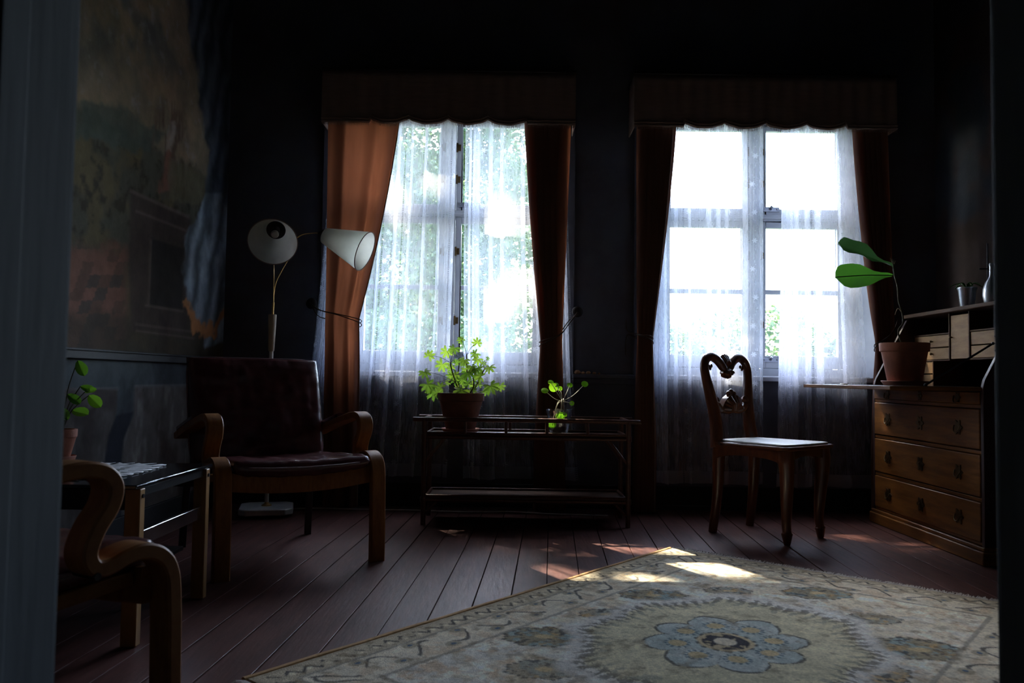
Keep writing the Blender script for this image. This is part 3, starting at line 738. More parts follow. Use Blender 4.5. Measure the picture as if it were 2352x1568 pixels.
# ------------------------------------------------------------------ rug
hC = PZ(1543, 1263, 0); dA = (PZ(1150, 1389.6, 0) - PZ(1507, 1277.4, 0)); dA.z = 0; dA.normalize(); dB = Vector((-dA.y, dA.x, 0))
if dB.x < 0: dB = -dB
RL, RW = 2.16, 1.54
def rab(px, py): q = PZ(px, py, .01) - hC; return q.dot(dA), q.dot(dB)
ca, cb_ = rab(1667, 1474)
nu, nv = 430, 310
ga = np.linspace(0, RL, nu + 1); gb = np.linspace(0, RW, nv + 1); GA, GB = np.meshgrid(ga, gb)
def rug_colours(A, Bq):
    n1 = fbm(A, Bq, 9, 41); n2 = fbm(A, Bq, 40, 42, 3); n3 = fbm(A + 3, Bq, 22, 43)
    A = A + (n3 - .5) * .012; Bq = Bq + (n2 - .5) * .010
    cream, tan, grey, blue, dark, gold, olive = (.60, .55, .45), (.40, .31, .21), (.52, .52, .50), (.33, .42, .44), (.055, .055, .065), (.50, .33, .15), (.50, .47, .33)
    c = np.zeros(A.shape + (3,)) + np.array(cream)
    c = mixc(c, grey, sm(.40, .62, n1)); c = mixc(c, (.47, .36, .25), sm(.52, .68, n3) * .75); c = mixc(c, (.66, .64, .60), sm(.58, .75, fbm(A, Bq, 13, 44)) * .8)
    c = mixc(c, (.74, .71, .64), sm(.50, .70, fbm(A, Bq, 17, 61)) * .8); c = mixc(c, (.34, .30, .22), sm(.56, .74, fbm(A, Bq, 24, 62)) * .6)
    e = np.minimum(np.minimum(A, RL - A), np.minimum(Bq, RW - Bq))
    along = np.where(np.minimum(A, RL - A) < np.minimum(Bq, RW - Bq), Bq, A)
    # field flowers: satellites mirrored round the centre
    ca0, cb0 = ca, cb_
    sats = [(rab(1500, 1367), .115, .075, 1), (rab(1878, 1362), .12, .08, 1), (rab(1250, 1462), .12, .085, 1), (rab(2110, 1492), .13, .085, 1), (rab(1672, 1357), .085, .05, 0), (rab(1392, 1411), .085, .06, 0), (rab(2005, 1421), .09, .055, 0), (rab(1250, 1537), .10, .07, 0), (rab(2000, 1540), .10, .07, 0)]
    full = []
    for (q, ra, rb, k) in sats:
        full.append((q[0], q[1], ra, rb, k))
        m_ = (2 * ca0 - q[0], 2 * cb0 - q[1])
        if all(math.hypot(m_[0] - f[0], m_[1] - f[1]) > .16 for f in full): full.append((m_[0], m_[1], ra, rb, k))
    vx = Vector((1, 0, 0)); ex = (vx.dot(dA), vx.dot(dB)); ey = (-ex[1], ex[0])
    for (qa, qb, ra, rb, k) in full:
        u = (A - qa) * ex[0] + (Bq - qb) * ex[1]; v = (A - qa) * ey[0] + (Bq - qb) * ey[1]
        th = np.arctan2(v / rb, u / ra); rr = np.hypot(u / ra, v / rb) * (1 - .06 * np.cos(th * 9))
        inside = sm(1.06, .96, rr)
        c = mixc(c, (.30, .27, .20) if k else (.36, .32, .25), inside)
        c = mixc(c, (.27, .35, .36), inside * sm(.5, .62, fbm(A, Bq, 30, 45)) * (.9 if k else .4))
        c = mixc(c, dark, inside * sm(.60, .70, n2) * .75); c = mixc(c, gold, inside * sm(.62, .72, fbm(A, Bq, 34, 46)) * .6)
        c = mixc(c, dark, sm(.10, .03, np.abs(rr - 1)) * (np.sin(th * 26) > -.2) * .75)
        c = mixc(c, dark, sm(.09, .03, np.abs(rr - .55)) * (np.sin(th * 15) > .1) * .5)
        c = mixc(c, (.55, .45, .27), sm(.28, .18, rr) * .8)
    # centre field
    a_, b_ = A - ca0, Bq - cb0
    th = np.arctan2(b_, a_)
    r2 = np.hypot(a_ / .47, b_ / .37) * (1 + .05 * np.cos(th * 8) + .02 * np.cos(th * 20))
    c = mixc(c, (.62, .62, .62), sm(1.22, 1.12, r2) * .75); c = mixc(c, olive, sm(1.02, .97, r2) * .88); c = mixc(c, (.60, .56, .42), sm(1.0, .95, r2) * sm(.45, .65, n3) * .7)
    c = mixc(c, (.17, .16, .14), sm(.10, .04, np.abs(r2 - 1)) * (np.sin(th * 70 + n2 * 8) > -.1) * .8)
    c = mixc(c, (.24, .25, .22), sm(.07, .03, np.abs(r2 - .90)) * (np.sin(th * 44 + n1 * 9) > .5) * .6)
    # rosette with eight lobes
    lob = .78 + .22 * np.abs(np.cos(th * 4 + .25)) ** .55 + .03 * np.cos(th * 8)
    r3 = np.hypot(a_ / .262, b_ / .222) / lob
    c = mixc(c, (.37, .43, .43), sm(1.0, .97, r3)); c = mixc(c, (.46, .50, .50), sm(1, .97, r3) * sm(.45, .6, n1) * .7)
    c = mixc(c, dark, sm(.040, .012, np.abs(r3 - 1)) * sm(.30, .42, n2) * .85); c = mixc(c, (.55, .58, .56), sm(1, .97, r3) * sm(.55, .7, fbm(A, Bq, 30, 63)) * .6)
    c = mixc(c, dark, sm(.035, .01, np.abs(np.sin(th * 4 + .25) * 0 + np.cos(th * 4 + .25))) * sm(.62, .68, r3) * sm(1.0, .95, r3) * .8)
    for k in range(8):
        an = (k * PI - .25) / 4; qa, qb = .158 * math.cos(an), .136 * math.sin(an)
        d = np.hypot(a_ - qa, b_ - qb); t2 = np.arctan2(b_ - qb, a_ - qa)
        c = mixc(c, (.50, .42, .26), sm(.030, .024, d)); c = mixc(c, (.10, .15, .19), sm(.010, .004, np.abs(d - .034)) * (np.sin(t2 * 12) > 0) * .9)
    d = np.hypot(a_, b_); c = mixc(c, (.50, .40, .24), sm(.088, .080, d) * .85); c = mixc(c, dark, sm(.072, .066, d) * sm(.36, .48, n2)); c = mixc(c, cream, sm(.036, .03, d) * .9)
    c = mixc(c, dark, sm(.007, .003, np.abs(d - .086)) * (np.sin(th * 14) > 0) * .8)
    # borders
    bd = sm(.245, .235, e); c = mixc(c, (.56, .53, .45), bd * .8); c = mixc(c, (.50, .42, .32), bd * sm(.5, .65, n3) * .7)
    sc = np.sin(along * 2 * PI / .19); q = .155 + .040 * sc
    c = mixc(c, dark, sm(.0095, .004, np.abs(e - q)) * (np.sin(along * 41 + 1) > -.55) * .85)
    for ph, off in ((0, .038), (PI, -.038)):
        dd = np.hypot(((along + ph * .19 / (2 * PI)) % .19) - .095, (e - .155 - off) * 1.3); c = mixc(c, (.28, .25, .19), sm(.030, .024, dd) * .8); c = mixc(c, (.10, .14, .20), sm(.012, .008, dd))
    c = mixc(c, (.22, .21, .19), sm(.010, .004, np.abs(e - .238)) * .7 + sm(.010, .004, np.abs(e - .090)) * .8)
    ins = sm(.088, .084, e); c = mixc(c, (.42, .38, .30), ins)
    zz = np.abs(((along / .055) % 1) - .5) * 2; c = mixc(c, dark, ins * sm(.012, .005, np.abs(e - .035 - .036 * zz)) * sm(.38, .52, n2) * .9)
    dd = np.hypot(((along % .055) - .0275), e - .058); c = mixc(c, (.60, .56, .45), sm(.011, .008, dd))
    c = mixc(c, (.30, .26, .2), sm(.024, .018, e) * .6)
    c = mixc(c, (.20, .16, .11), sm(.60, .76, fbm(A, Bq, 26, 51)) * .55); g = (.80 + .46 * n2)[..., None] * np.array((1.55, 1.48, 1.34))
    return c * g
cols = rug_colours(GA, GB)
h = .010 + .0014 * fbm(GA, GB, 30, 47, 2)
edge = np.minimum(np.minimum(GA, RL - GA), np.minimum(GB, RW - GB)); h = np.where(edge < 1e-6, .001, h)
V = np.stack([hC.x + dA.x * GA + dB.x * GB, hC.y + dA.y * GA + dB.y * GB, h], -1).reshape(-1, 3)
rg = thing('rug', 'pale worn oriental rug with blue centre medallion on the painted floor', 'rug', (hC.x, hC.y, 0))
V[:, 0] -= hC.x; V[:, 1] -= hC.y
F_ = quadgrid(nu, nv)
po = colour_grid('pile', V, F_[:, ::-1] if dA.cross(dB).z < 0 else F_, cols.reshape(-1, 3), mt['rugm'], rg)
def RP(a, b, z=0): return Vector((dA.x * a + dB.x * b, dA.y * a + dB.y * b, z))
for s, bb in ((-1, -.009), (1, RW + .009)):
    obj('side_binding', B().tube([RP(RL * i / 40, bb + .002 * math.sin(i), .007) for i in range(41)], .0095, 8, sx=.7, up=(0, 0, 1)), mt['bind'], rg)
for s, a0 in ((-1, 0), (1, RL)):
    fr = B()
    for i in range(900):
        b0 = RW * (i + rnd.random()) / 900; l = rnd.uniform(.03, .06); d = rnd.uniform(-.02, .02); z = rnd.uniform(.004, .011)
        p0, p1, p2 = RP(a0, b0, .008), RP(a0 + s * l * .5, b0 + d * .4, z + .003), RP(a0 + s * l, b0 + d, .002)
        wv = dB * .0016; b = len(fr.v); fr.v += [p0 - wv, p0 + wv, p1 - wv, p1 + wv, p2 - wv * .5, p2 + wv * .5]; fr.f += [(b, b + 1, b + 3, b + 2), (b + 2, b + 3, b + 5, b + 4)]
    f = obj('fringe', fr, mt['fringe'], rg, smooth=False); f['kind'] = 'stuff'

# ------------------------------------------------------------------ armchairs
def cushion(b, w, h, t, M4, seed=0, sag=0, wr=.006, nu=44, nv=44):
    def prof(u, v, s):
        e = max(0, 1 - abs(u) ** 5) ** .5 * max(0, 1 - abs(v) ** 5) ** .5
        wrk = wr * (mnoise.noise(Vector((u * 2.2, v * 6, seed + s))) + .6 * mnoise.noise(Vector((u * 9, v * 2.5, seed + 7 + s)))) * e
        edge = (abs(u) > .72 or abs(v) > .72); gath = .0028 * mnoise.noise(Vector((u * 12, v * 12, seed))) * e if edge else 0
        z = s * (t / 2) * (.35 + .65 * e) * (e > 0) + s * (wrk + gath)
        return M4 @ Vector((u * w / 2, v * h / 2, z - sag * (1 - u * u) * (1 - .5 * v * v)))
    for s in (1, -1): b.grid(lambda u, v: prof(2 * u - 1, 2 * v - 1, s), nu, nv)
    n = nu
    return b
def armchair(label, loc, rz):
    t = thing('armchair', label, 'armchair', (loc[0], loc[1], 0), rz)
    prof = [(.352, .0), (.350, .15), (.345, .33), (.336, .392), (.312, .424), (.275, .437), (.238, .432), (.208, .422), (.180, .424), (.168, .450), (.182, .490), (.208, .530), (.213, .566), (.188, .592), (.135, .598), (.04, .580), (-.12, .545), (-.30, .498)]
    for s in (-1, 1):
        x = s * .318
        pts = smooth_path([(x, a, b_) for a, b_ in prof], 6)
        obj('bent_side', B().band(pts, (1, 0, 0), .064, .030), mt['bent'], t)
        # lower seat rail joining bend and back, bent round at the rear as the back upright
        rail = smooth_path([(s * .262, .30, .372), (s * .262, .10, .352), (s * .262, -.10, .330), (s * .262, -.20, .345), (s * .262, -.27, .45), (s * .262, -.34, .62), (s * .262, -.405, .79)], 6)
        obj('seat_rail', B().band(rail, (1, 0, 0), .034, .026), mt['bent'], t)
        obj('arm_pad', B().band([(x, -.02, .590), (x, -.14, .563), (x, -.27, .530)], (1, 0, 0), .060, .018), mt['leather'], t)
        leg = smooth_path([(s * .275, -.10, .310), (s * .282, -.25, .305), (s * .285, -.315, .27), (s * .290, -.345, 0)], 5)
        obj('rear_leg', B().band(leg, (1, 0, 0), .030, .022), mt['darkmetal'], t)
        obj('bolt', B().tube([(s * .352, .18, .41), (s * .28, .18, .41)], .007, 8), mt['darkmetal'], t)
    obj('front_rail', B().band(smooth_path([(-.30, .315, .36), (-.15, .322, .345), (0, .325, .340), (.15, .322, .345), (.30, .315, .36)], 5), (0, 0, 1), .07, .022), mt['bent'], t)
    obj('rear_rail', B().bx(-.285, .285, -.275, -.25, .29, .325), mt['bent'], t, bevel=.005)
    obj('back_slat', B().bx(-.262, .262, -.265, -.250, .43, .475), mt['bent'], t, bevel=.004)
    obj('back_slat', B().box((0, -.385, .72), (.524, .016, .06), Matrix.Rotation(math.radians(-22), 3, 'X')), mt['bent'], t, bevel=.004)
    obj('webbing', B().grid(lambda u, v: ((u - .5) * .52, -.18 + .47 * v, .36 + .016 * v - .02 * math.sin(PI * u)), 12, 10), mt['webbing'], t)
    # cushions
    Ms = Matrix.Translation((0, .085, .402)) @ Matrix.Rotation(math.radians(3.5), 4, 'X')
    sc = obj('seat_cushion', cushion(B(), .565, .545, .085, Ms, 3, .028, .010), mt['leather'], t, angle=180)
    Mb = Matrix.Translation((.012, -.225, .610)) @ Matrix.Rotation(math.radians(105), 4, 'X')
    bc = obj('back_cushion', cushion(B(), .60, .48, .115, Mb, 9, 0, .012), mt['leather'], t, angle=180)
    for Mx, w_, h_, par in ((Ms, .565, .545, sc), (Mb, .60, .48, bc)):
        sg = .028 if par is sc else 0
        pts = []
        for k in range(121):
            a = 2 * PI * k / 120; cx_, sx_ = math.cos(a), math.sin(a)
            u = math.copysign(abs(cx_) ** .22, cx_); v = math.copysign(abs(sx_) ** .22, sx_)
            pts.append(Mx @ Vector((u * w_ * .501, v * h_ * .501, -sg * (1 - u * u) * (1 - .5 * v * v))))
        obj('piping', B().tube(pts, .0042, 6), mt['piping'], par)
    return t
def head(fx, fy): return math.atan2(-fx, fy)
armchair('oxblood leather armchair with bent birch arms, beside the floor lamp', (-1.015, 3.50), head(.58, -.815))
armchair('dark armchair at the lower left, cut off by the doorway, bent wooden arm', (-1.118, 1.457), head(.50, .866))

# ------------------------------------------------------------------ coffee table with lace cloth
TX0, TX1, TY0, TY1, TZ = -1.66, -1.045, 2.30, 2.82, .455
ct = thing('coffee_table', 'low table with black glass top and oak legs beside the armchair', 'coffee table', ((TX0 + TX1) / 2, (TY0 + TY1) / 2, 0))
obj('glass_top', B().bx(TX0, TX1, TY0 - .03, TY1 + .03, TZ - .012, TZ), mt['tableglass'], ct, True, bevel=.003)
for x in (TX0 + .03, TX1 - .022):
    for y in (TY0 + .012, TY1 - .012):
        lg = obj('leg', B().bx(x - .022, x + .022, y - .016, y + .016, 0, TZ - .014), mt['oak'], ct, True, bevel=.003)
        obj('screw', B().tube([(x + .022, y, .42), (x + .0255, y, .42)], .006, 10), mt['darkmetal'], lg, True)
for y in (TY0 + .012, TY1 - .012): obj('apron', B().bx(TX0 + .05, TX1 - .045, y - .012, y + .012, TZ - .075, TZ - .014), mt['tableblack'], ct, True, bevel=.003)
for x in (TX0 + .03, TX1 - .022):
    obj('side_rail', B().bx(x - .008, x + .008, TY0 + .028, TY1 - .028, .272, .315), mt['chrome'], ct, True, bevel=.002)
    obj('top_rail', B().bx(x - .010, x + .010, TY0 + .028, TY1 - .028, TZ - .040, TZ - .014), mt['tableblack'], ct, True, bevel=.002)
obj('shelf', B().bx(TX0 + .04, TX1 - .07, TY0 + .03, TY1 - .03, .165, .18), mt['tableblack'], ct, True, bevel=.003)
db = B()
dc_ = Vector(((TX0 + TX1) / 2 - .045, (TY0 + TY1) / 2 + .01, TZ + .001))
n = 96; rings = 9
def dpos(r, k):
    a = 2 * PI * k / n; m_ = 1 / max(abs(math.cos(a)), abs(math.sin(a))) ** .75
    sc = 1 + (.05 * abs(math.sin(a * 12)) if r > .92 else 0)
    return dc_ + Vector((math.cos(a) * .235 * m_ * r * sc, math.sin(a) * .225 * m_ * r * sc, .0015 + .0015 * math.sin(k * 1.7 + r * 9)))
for ri in range(rings + 1):
    for k in range(n): db.v.append(dpos(max(.02, ri / rings), k))
for ri in range(rings):
    for k in range(n):
        if ri >= 3 and ri % 2 == 1 and k % 4 == 0: continue          # openwork holes
        if ri == rings - 1 and k % 4 == 1: continue
        k2 = (k + 1) % n; db.f.append((ri * n + k, ri * n + k2, (ri + 1) * n + k2, (ri + 1) * n + k))
dl = obj('lace_doily', db, mt['doily']); md = dl.modifiers.new('thick', 'SOLIDIFY'); md.thickness = .0012; md.offset = 1
tag(dl, 'white lace cloth spread on the black glass coffee table', 'doily')

def pot(parent, name, r0, r1, h, rim, mat, soil=True, c=(0, 0, 0), th=.008):
    p = [(0, 0), (r0 * .96, 0), (r0, .004), (r1 * .93, h - rim), (r1, h - rim + .004), (r1 * 1.02, h - .004), (r1 * 1.01, h), (r1 - th, h), (r1 - th - .004, h - rim), (r0 - th, .02), (0, .02)]
    o = obj(name, B().lathe(p, 40, c), mat, parent)
    if soil: obj('soil', B().lathe([(0, h - .022), (r1 - th - .003, h - .022), (r1 - th - .006, h - .03), (0, h - .03)], 28, c), mt['soil'], parent)
    return o
def saucer(parent, r, c=(0, 0, 0), mat=None):
    return obj('saucer', B().lathe([(0, 0), (r * .86, 0), (r, .020), (r * .985, .022), (r * .93, .020), (r * .82, .006), (0, .006)], 40, c), mat or mt['terrasaucer'], parent)

def blade_mesh(name, outline, cup=.12, mat=None, ripple=0, vein=True):
    """leaf lying in xy from the origin along +y; outline = list of (x,y) right side points from base to tip"""
    b = B(); rows = len(outline); cols_ = 5
    for i, (w_, y) in enumerate(outline):
        for j in range(-cols_, cols_ + 1):
            f = j / cols_; x = w_ * f
            z = cup * abs(f) ** 1.5 * w_ + ripple * math.sin(i * 1.4 + j * .2) * abs(f) ** 2 - .35 * cup * y * y
            b.v.append(Vector((x, y, z - (.0012 if j == 0 else 0))))
    m_ = 2 * cols_ + 1
    for i in range(rows - 1):
        for j in range(m_ - 1): b.f.append((i * m_ + j, i * m_ + j + 1, (i + 1) * m_ + j + 1, (i + 1) * m_ + j))
    me = bpy.data.meshes.new(name); me.from_pydata([tuple(v) for v in b.v], [], b.f); me.materials.append(mat); me.shade_smooth(); return me
def orient(direction, normal):
    y = Vector(direction).normalized(); z = Vector(normal); z = (z - y * z.dot(y)); z = z.normalized() if z.length > 1e-5 else Vector((0, 0, 1)); x = y.cross(z)
    return Matrix((x, y, z)).transposed()

# oval-leaved plant on the coffee table
q = PZ(150, 1056, TZ + .006)
q = Vector((-1.553, 2.795, TZ + .004))
pp = thing('potted_plant', 'small terracotta pot with thick oval leaves on the lace cloth', 'potted plant', q)
saucer(pp, .050, mat=mt['terrasaucer']); pot(pp, 'pot', .030, .050, .105, .03, mt['terra'], c=(0, 0, .008))
ov = blade_mesh('oval_leaf', [(.001, -.001), (.012, .008), (.019, .022), (.022, .036), (.019, .050), (.012, .060), (.001, .065)], .25, mt['peper'])
for (px, py, L, dx, dz) in ((189, 828, .9, .4, -.8), (195, 887, .75, .9, -.35), (214, 908, .95, .7, -.6), (166, 905, .8, .7, -.6), (176, 942, 1.0, .95, -.2), (145, 935, .8, .5, -.8), (120, 870, .9, -.6, .4), (128, 915, .8, -.7, .2), (150, 960, .7, -.3, -.4), (205, 900, .6, .9, .2)):
    p = P(px - 10, py, 2.79 + rnd.uniform(-.05, .05)) - q
    R_ = orient((dx, rnd.uniform(-.3, .3), dz), (rnd.uniform(-.3, .5), -.75, .8))
    share('leaf', ov, pp, p, R_, L)
    obj('stem', B().tube(smooth_path([(0, 0, .09), (p.x * .35, p.y * .35, .09 + (p.z - .09) * .6), p], 5), .0018, 6), mt['stem'], pp)

# ------------------------------------------------------------------ floor lamp
LP = P(612, 1172, 4.47); LX, LY = LP.x, 4.47
fl = thing('floor_lamp', 'two-armed floor lamp with cream cone shades behind the leather armchair', 'floor lamp', (LX, LY, 0))
def L_(p): return Vector(p) - Vector((LX, LY, 0))
def octo(r, c, z0, z1, rot=.25):
    pl = []
    for sx_, sy_ in ((1, -.72), (1, .72), (.72, 1), (-.72, 1), (-1, .72), (-1, -.72), (-.72, -1), (.72, -1)):
        x, y = sx_ * r, sy_ * r; pl.append((c[0] + x * math.cos(rot) - y * math.sin(rot), c[1] + x * math.sin(rot) + y * math.cos(rot)))
    return B().prism(pl, z0, z1)
obj('base', octo(.142, (0, 0), .016, .05), mt['marble'], fl, bevel=.006)
for k in range(3):
    a = k * 2.1 + .4; obj('foot', B().ball((.09 * math.cos(a), .09 * math.sin(a), .009), .009, 6), mt['brass'], fl)
obj('base_cap', B().lathe([(0, .05), (.028, .05), (.026, .056), (.012, .064), (.010, .075), (0, .075)], 20), mt['brassbright'], fl)
ptop = P(623, 806, LY); gt = P(626, 722, LY); bt = P(628, 694, LY)
top = L_(ptop); gtop = L_(gt); btp = L_(bt)
obj('pole', B().tube([(0, 0, .07), top], .0115, 14), mt['polewhite'], fl)
dirp = (gtop - top).normalized()
obj('grip', B().tube([top - dirp * .002, top + dirp * .004, gtop - dirp * .004, gtop], [.013, .0165, .0225, .021], 18), mt['grip'], fl)
obj('brass_joint', B().tube([gtop, btp], .0060, 10), mt['brassbright'], fl)
def cone_shade(parent, a, b, r0, r1):
    ax = (b - a).normalized(); R_ = ax.to_track_quat('Z', 'Y').to_matrix(); L = (b - a).length
    sh = obj('lamp_shade', B().lathe([(r0 + (r1 - r0) * i / 6, L * i / 6) for i in range(7)], 48, a, R_), mt['shade'], parent)
    obj('rim', B().tube([a + R_ @ Vector((r1 * math.cos(t_), r1 * math.sin(t_), L)) for t_ in [2 * PI * i / 48 for i in range(49)]], .0028, 6, cap=False), mt['valance'], sh)
    obj('socket', B().lathe([(0, -.040), (.008, -.040), (.014, -.034), (.030, -.018), (r0 * .98, -.002), (r0, .004), (r0 - .004, .004), (.02, -.010), (0, -.012)], 28, a, R_), mt['black'], parent)
    obj('bulb_holder', B().lathe([(0, -.01), (.020, -.01), (.022, .035), (.019, .04), (.010, .041), (0, .041)], 20, a, R_), mt['black'], parent)
    obj('bulb', B().lathe([(.012, .038), (.020, .055), (.022, .068), (.017, .082), (0, .090)], 18, a, R_), mt['polewhite'], parent)
    return a - ax * .04
# left shade: mouth turned towards the room and down; right shade: turned to the window side
la = L_(P(634, 528, LY - .02)); lb = la + Vector((.030, -.155, -.093))
lend = cone_shade(fl, la, lb, .052, .130)
ra_ = L_(P(746, 541, LY - .02)); rb2 = L_(P(838, 577, LY - .06))
rend = cone_shade(fl, ra_, rb2, .044, .112)
obj('arm', B().tube(smooth_path([btp - dirp * .01, L_(P(629, 640, LY)), L_(P(630, 590, LY + .05)), lend + Vector((.0, .02, -.02)), lend], 6), .0026, 8), mt['brassbright'], fl)
obj('arm', B().tube(smooth_path([btp - dirp * .01, L_(P(632, 655, LY)), L_(P(648, 620, LY)), L_(P(668, 585, LY)), L_(P(675, 556, LY)), L_(P(692, 540, LY)), rend - Vector((.03, 0, 0)), rend], 7), .0026, 8), mt['brassbright'], fl)
obj('finial', B().ball(L_(P(628, 503, LY + .02)), .005, 6), mt['brass'], fl)
cb2 = B().tube(smooth_path([(LX, LY + .10, .01), (LX + .12, 4.66, .005), (XP(740, 4.68), 4.68, .005), (XP(860, 4.66), 4.66, .005), (XP(960, 4.66), 4.66, .005), (XP(1080, 4.62), 4.62, .005), (XP(1180, 4.66), 4.65, .005), (XP(1270, 4.60), 4.60, .005), (XP(1400, 4.57), 4.57, .005)], 8), .0042, 8)
tag(obj('power_cord', cb2, mt['cable']), 'pale electric cord lying along the floor under the left window', 'cord')

# ------------------------------------------------------------------ rattan table
RX0, RX1, RY0, RY1 = -.452, .618, 4.24, 4.53
RZT, RZR, RZS = .478, .548, .150
rt = thing('rattan_table', 'long low brown rattan table with railed top under the left window', 'rattan table', ((RX0 + RX1) / 2, (RY0 + RY1) / 2, 0))
rr_ = mt['rattan']
for x in (RX0, RX1):
    for y in (RY0, RY1):
        lg = obj('leg', B().tube(smooth_path([(x, y, 0), (x, y, .3), (x, y, RZR)], 6), .013, 12), rr_, rt, True)
        for z in (RZS - .02, RZT - .02): obj('binding', B().tube([(x, y, z - .014), (x, y, z + .014)], .0165, 12), rr_, lg, True)
for y, nm in ((RY0, 'front'), (RY1, 'rear')):
    obj('top_rail', B().tube(smooth_path([(RX0 - .06, y, RZR), (RX0, y, RZR), (0, y, RZR + .002), (RX1, y, RZR), (RX1 + .05, y, RZR - .003)], 6), [.012] * 25, 12), rr_, rt, True)
    for k in range(4):
        x = RX0 + (RX1 - RX0) * (k + 1) / 5 + (.02 if y == RY1 else 0)
        obj('spindle', B().tube([(x, y, RZT), (x, y, RZR)], .0085, 10), rr_, rt, True)
    obj('lower_rail', B().tube([(RX0, y, RZT - .022), (RX1, y, RZT - .022)], .010, 10), rr_, rt, True)
    obj('lower_rail', B().tube([(RX0, y, RZS - .022), (RX1, y, RZS - .022)], .010, 10), rr_, rt, True)
    for x, s in ((RX0, 1), (RX1, -1)):
        obj('brace', B().tube([(x, y, RZT - .16), (x + s * .10, y, RZT - .03)], .007, 8), rr_, rt, True)
        obj('brace', B().tube([(x, y, RZS - .10), (x + s * .07, y, RZS - .03)], .006, 8), rr_, rt, True)
for x in (RX0, RX1):
    obj('top_rail', B().tube([(x, RY0, RZR), (x, RY1, RZR)], .012, 12), rr_, rt, True)
    for z in (RZT - .022, RZS - .022): obj('end_rail', B().tube([(x, RY0, z), (x, RY1, z)], .009, 10), rr_, rt, True)
for z in (RZT, RZS):
    obj('shelf', B().bx(RX0 + .012, RX1 - .012, RY0 + .006, RY1 - .006, z - .014, z - .006), mt['rattanshelf'], rt, True, smooth=False)
    e = B()
    for a_, b_ in (((RX0 + .016, RY0 + .004), (RX1 - .016, RY0 + .004)), ((RX1 - .016, RY0 + .004), (RX1 - .016, RY1 - .004)), ((RX1 - .016, RY1 - .004), (RX0 + .016, RY1 - .004)), ((RX0 + .016, RY1 - .004), (RX0 + .016, RY0 + .004))):
        e.tube([(a_[0], a_[1], z), (b_[0], b_[1], z)], .0075, 8)
    obj('shelf_edge', e, rr_, rt, True)

# scented geranium in a terracotta pot
gp = Vector((XP(1061, 4.385), 4.385, RZT - .005)); ge = thing('geranium', 'bushy bright green geranium in a large terracotta pot on the rattan table', 'potted plant', gp)
saucer(ge, .104, mat=mt['terrasaucer']); pot(ge, 'pot', .078, .125, .205, .045, mt['terradark'], c=(0, 0, .008))
def lobed(seed):
    r = random.Random(seed); b = B(); b.v.append(Vector((0, 0, 0)))
    lobes = 7; n = 84; ring = []
    for i in range(n + 1):
        a = -2.62 + 5.24 * i / n; s = (a + 2.62) / 5.24 * lobes; f = s % 1.0
        rad = .40 + .60 * math.sin(PI * f) ** .75
        rad *= (.78 + .22 * math.cos(a * .55)) * (1 + .10 * math.sin(s * 2 * PI * 3)) * (1 + r.uniform(-.03, .03))
        ring.append((a, rad))
    for q_ in (.35, .7, 1.0):
        for a, rad in ring:
            rr2 = rad * q_ if q_ > .5 else min(rad, .55) * .62
            x, y = math.sin(a) * rr2, math.cos(a) * rr2
            b.v.append(Vector((x, y, -.30 * rr2 * rr2 + .07 * math.sin(a * 7 + seed) * rr2)))
    m_ = n + 1
    for i in range(n):
        b.f.append((0, 1 + i, 2 + i))
        for q_ in range(2): b.f.append((1 + q_ * m_ + i, 1 + (q_ + 1) * m_ + i, 2 + (q_ + 1) * m_ + i, 2 + q_ * m_ + i))
    me = bpy.data.meshes.new('lobed_leaf'); me.from_pydata([tuple(v) for v in b.v], [], b.f); me.materials.append(mt['green']); me.shade_smooth(); return me
LB = [lobed(i) for i in range(4)]
stems = [[(0, 0, .19), (-.03, -.01, .27), (-.055, -.01, .345), (-.058, -.01, .375)], [(.02, 0, .19), (.03, .02, .30), (.025, .02, .42)], [(.05, .0, .19), (.09, -.01, .27), (.125, -.01, .345)], [(-.01, .03, .19), (-.02, .04, .30), (-.015, .05, .39)], [(.03, -.03, .19), (.07, -.05, .25), (.06, -.04, .33)]]
for s_ in stems: obj('stem', B().tube(smooth_path(s_, 5), .0034, 7), mt['stem'], ge)
GL = [(845, 245, 62, 0), (1060, 290, 78, 0), (1040, 430, 78, 0), (390, 465, 85, 0), (745, 355, 84, 1), (640, 400, 92, 0), (580, 580, 105, 0), (330, 685, 88, 1), (370, 860, 112, 0), (460, 960, 122, 0), (560, 900, 88, 0), (640, 1045, 88, 1), (850, 940, 118, 1), (880, 520, 88, 1), (990, 610, 84, 1), (930, 700, 100, 1), (1070, 510, 78, 0), (1040, 650, 84, 1), (1200, 500, 34, 0), (1230, 620, 88, 1), (1245, 880, 118, 1), (1380, 880, 74, 0), (1110, 750, 84, 0), (1000, 860, 62, 0), (790, 790, 92, 0), (750, 720, 84, 0), (850, 790, 72, 0), (1080, 870, 62, 0), (1170, 950, 66, 0), (660, 830, 44, 0), (700, 640, 62, 0), (870, 570, 52, 0), (1140, 575, 54, 0), (1000, 945, 56, 0), (940, 850, 62, 0), (420, 920, 80, 0), (520, 980, 78, 0), (760, 560, 55, 0), (900, 640, 70, 0), (1110, 640, 66, 0), (1060, 770, 70, 0), (700, 740, 70, 0), (820, 880, 70, 0)]
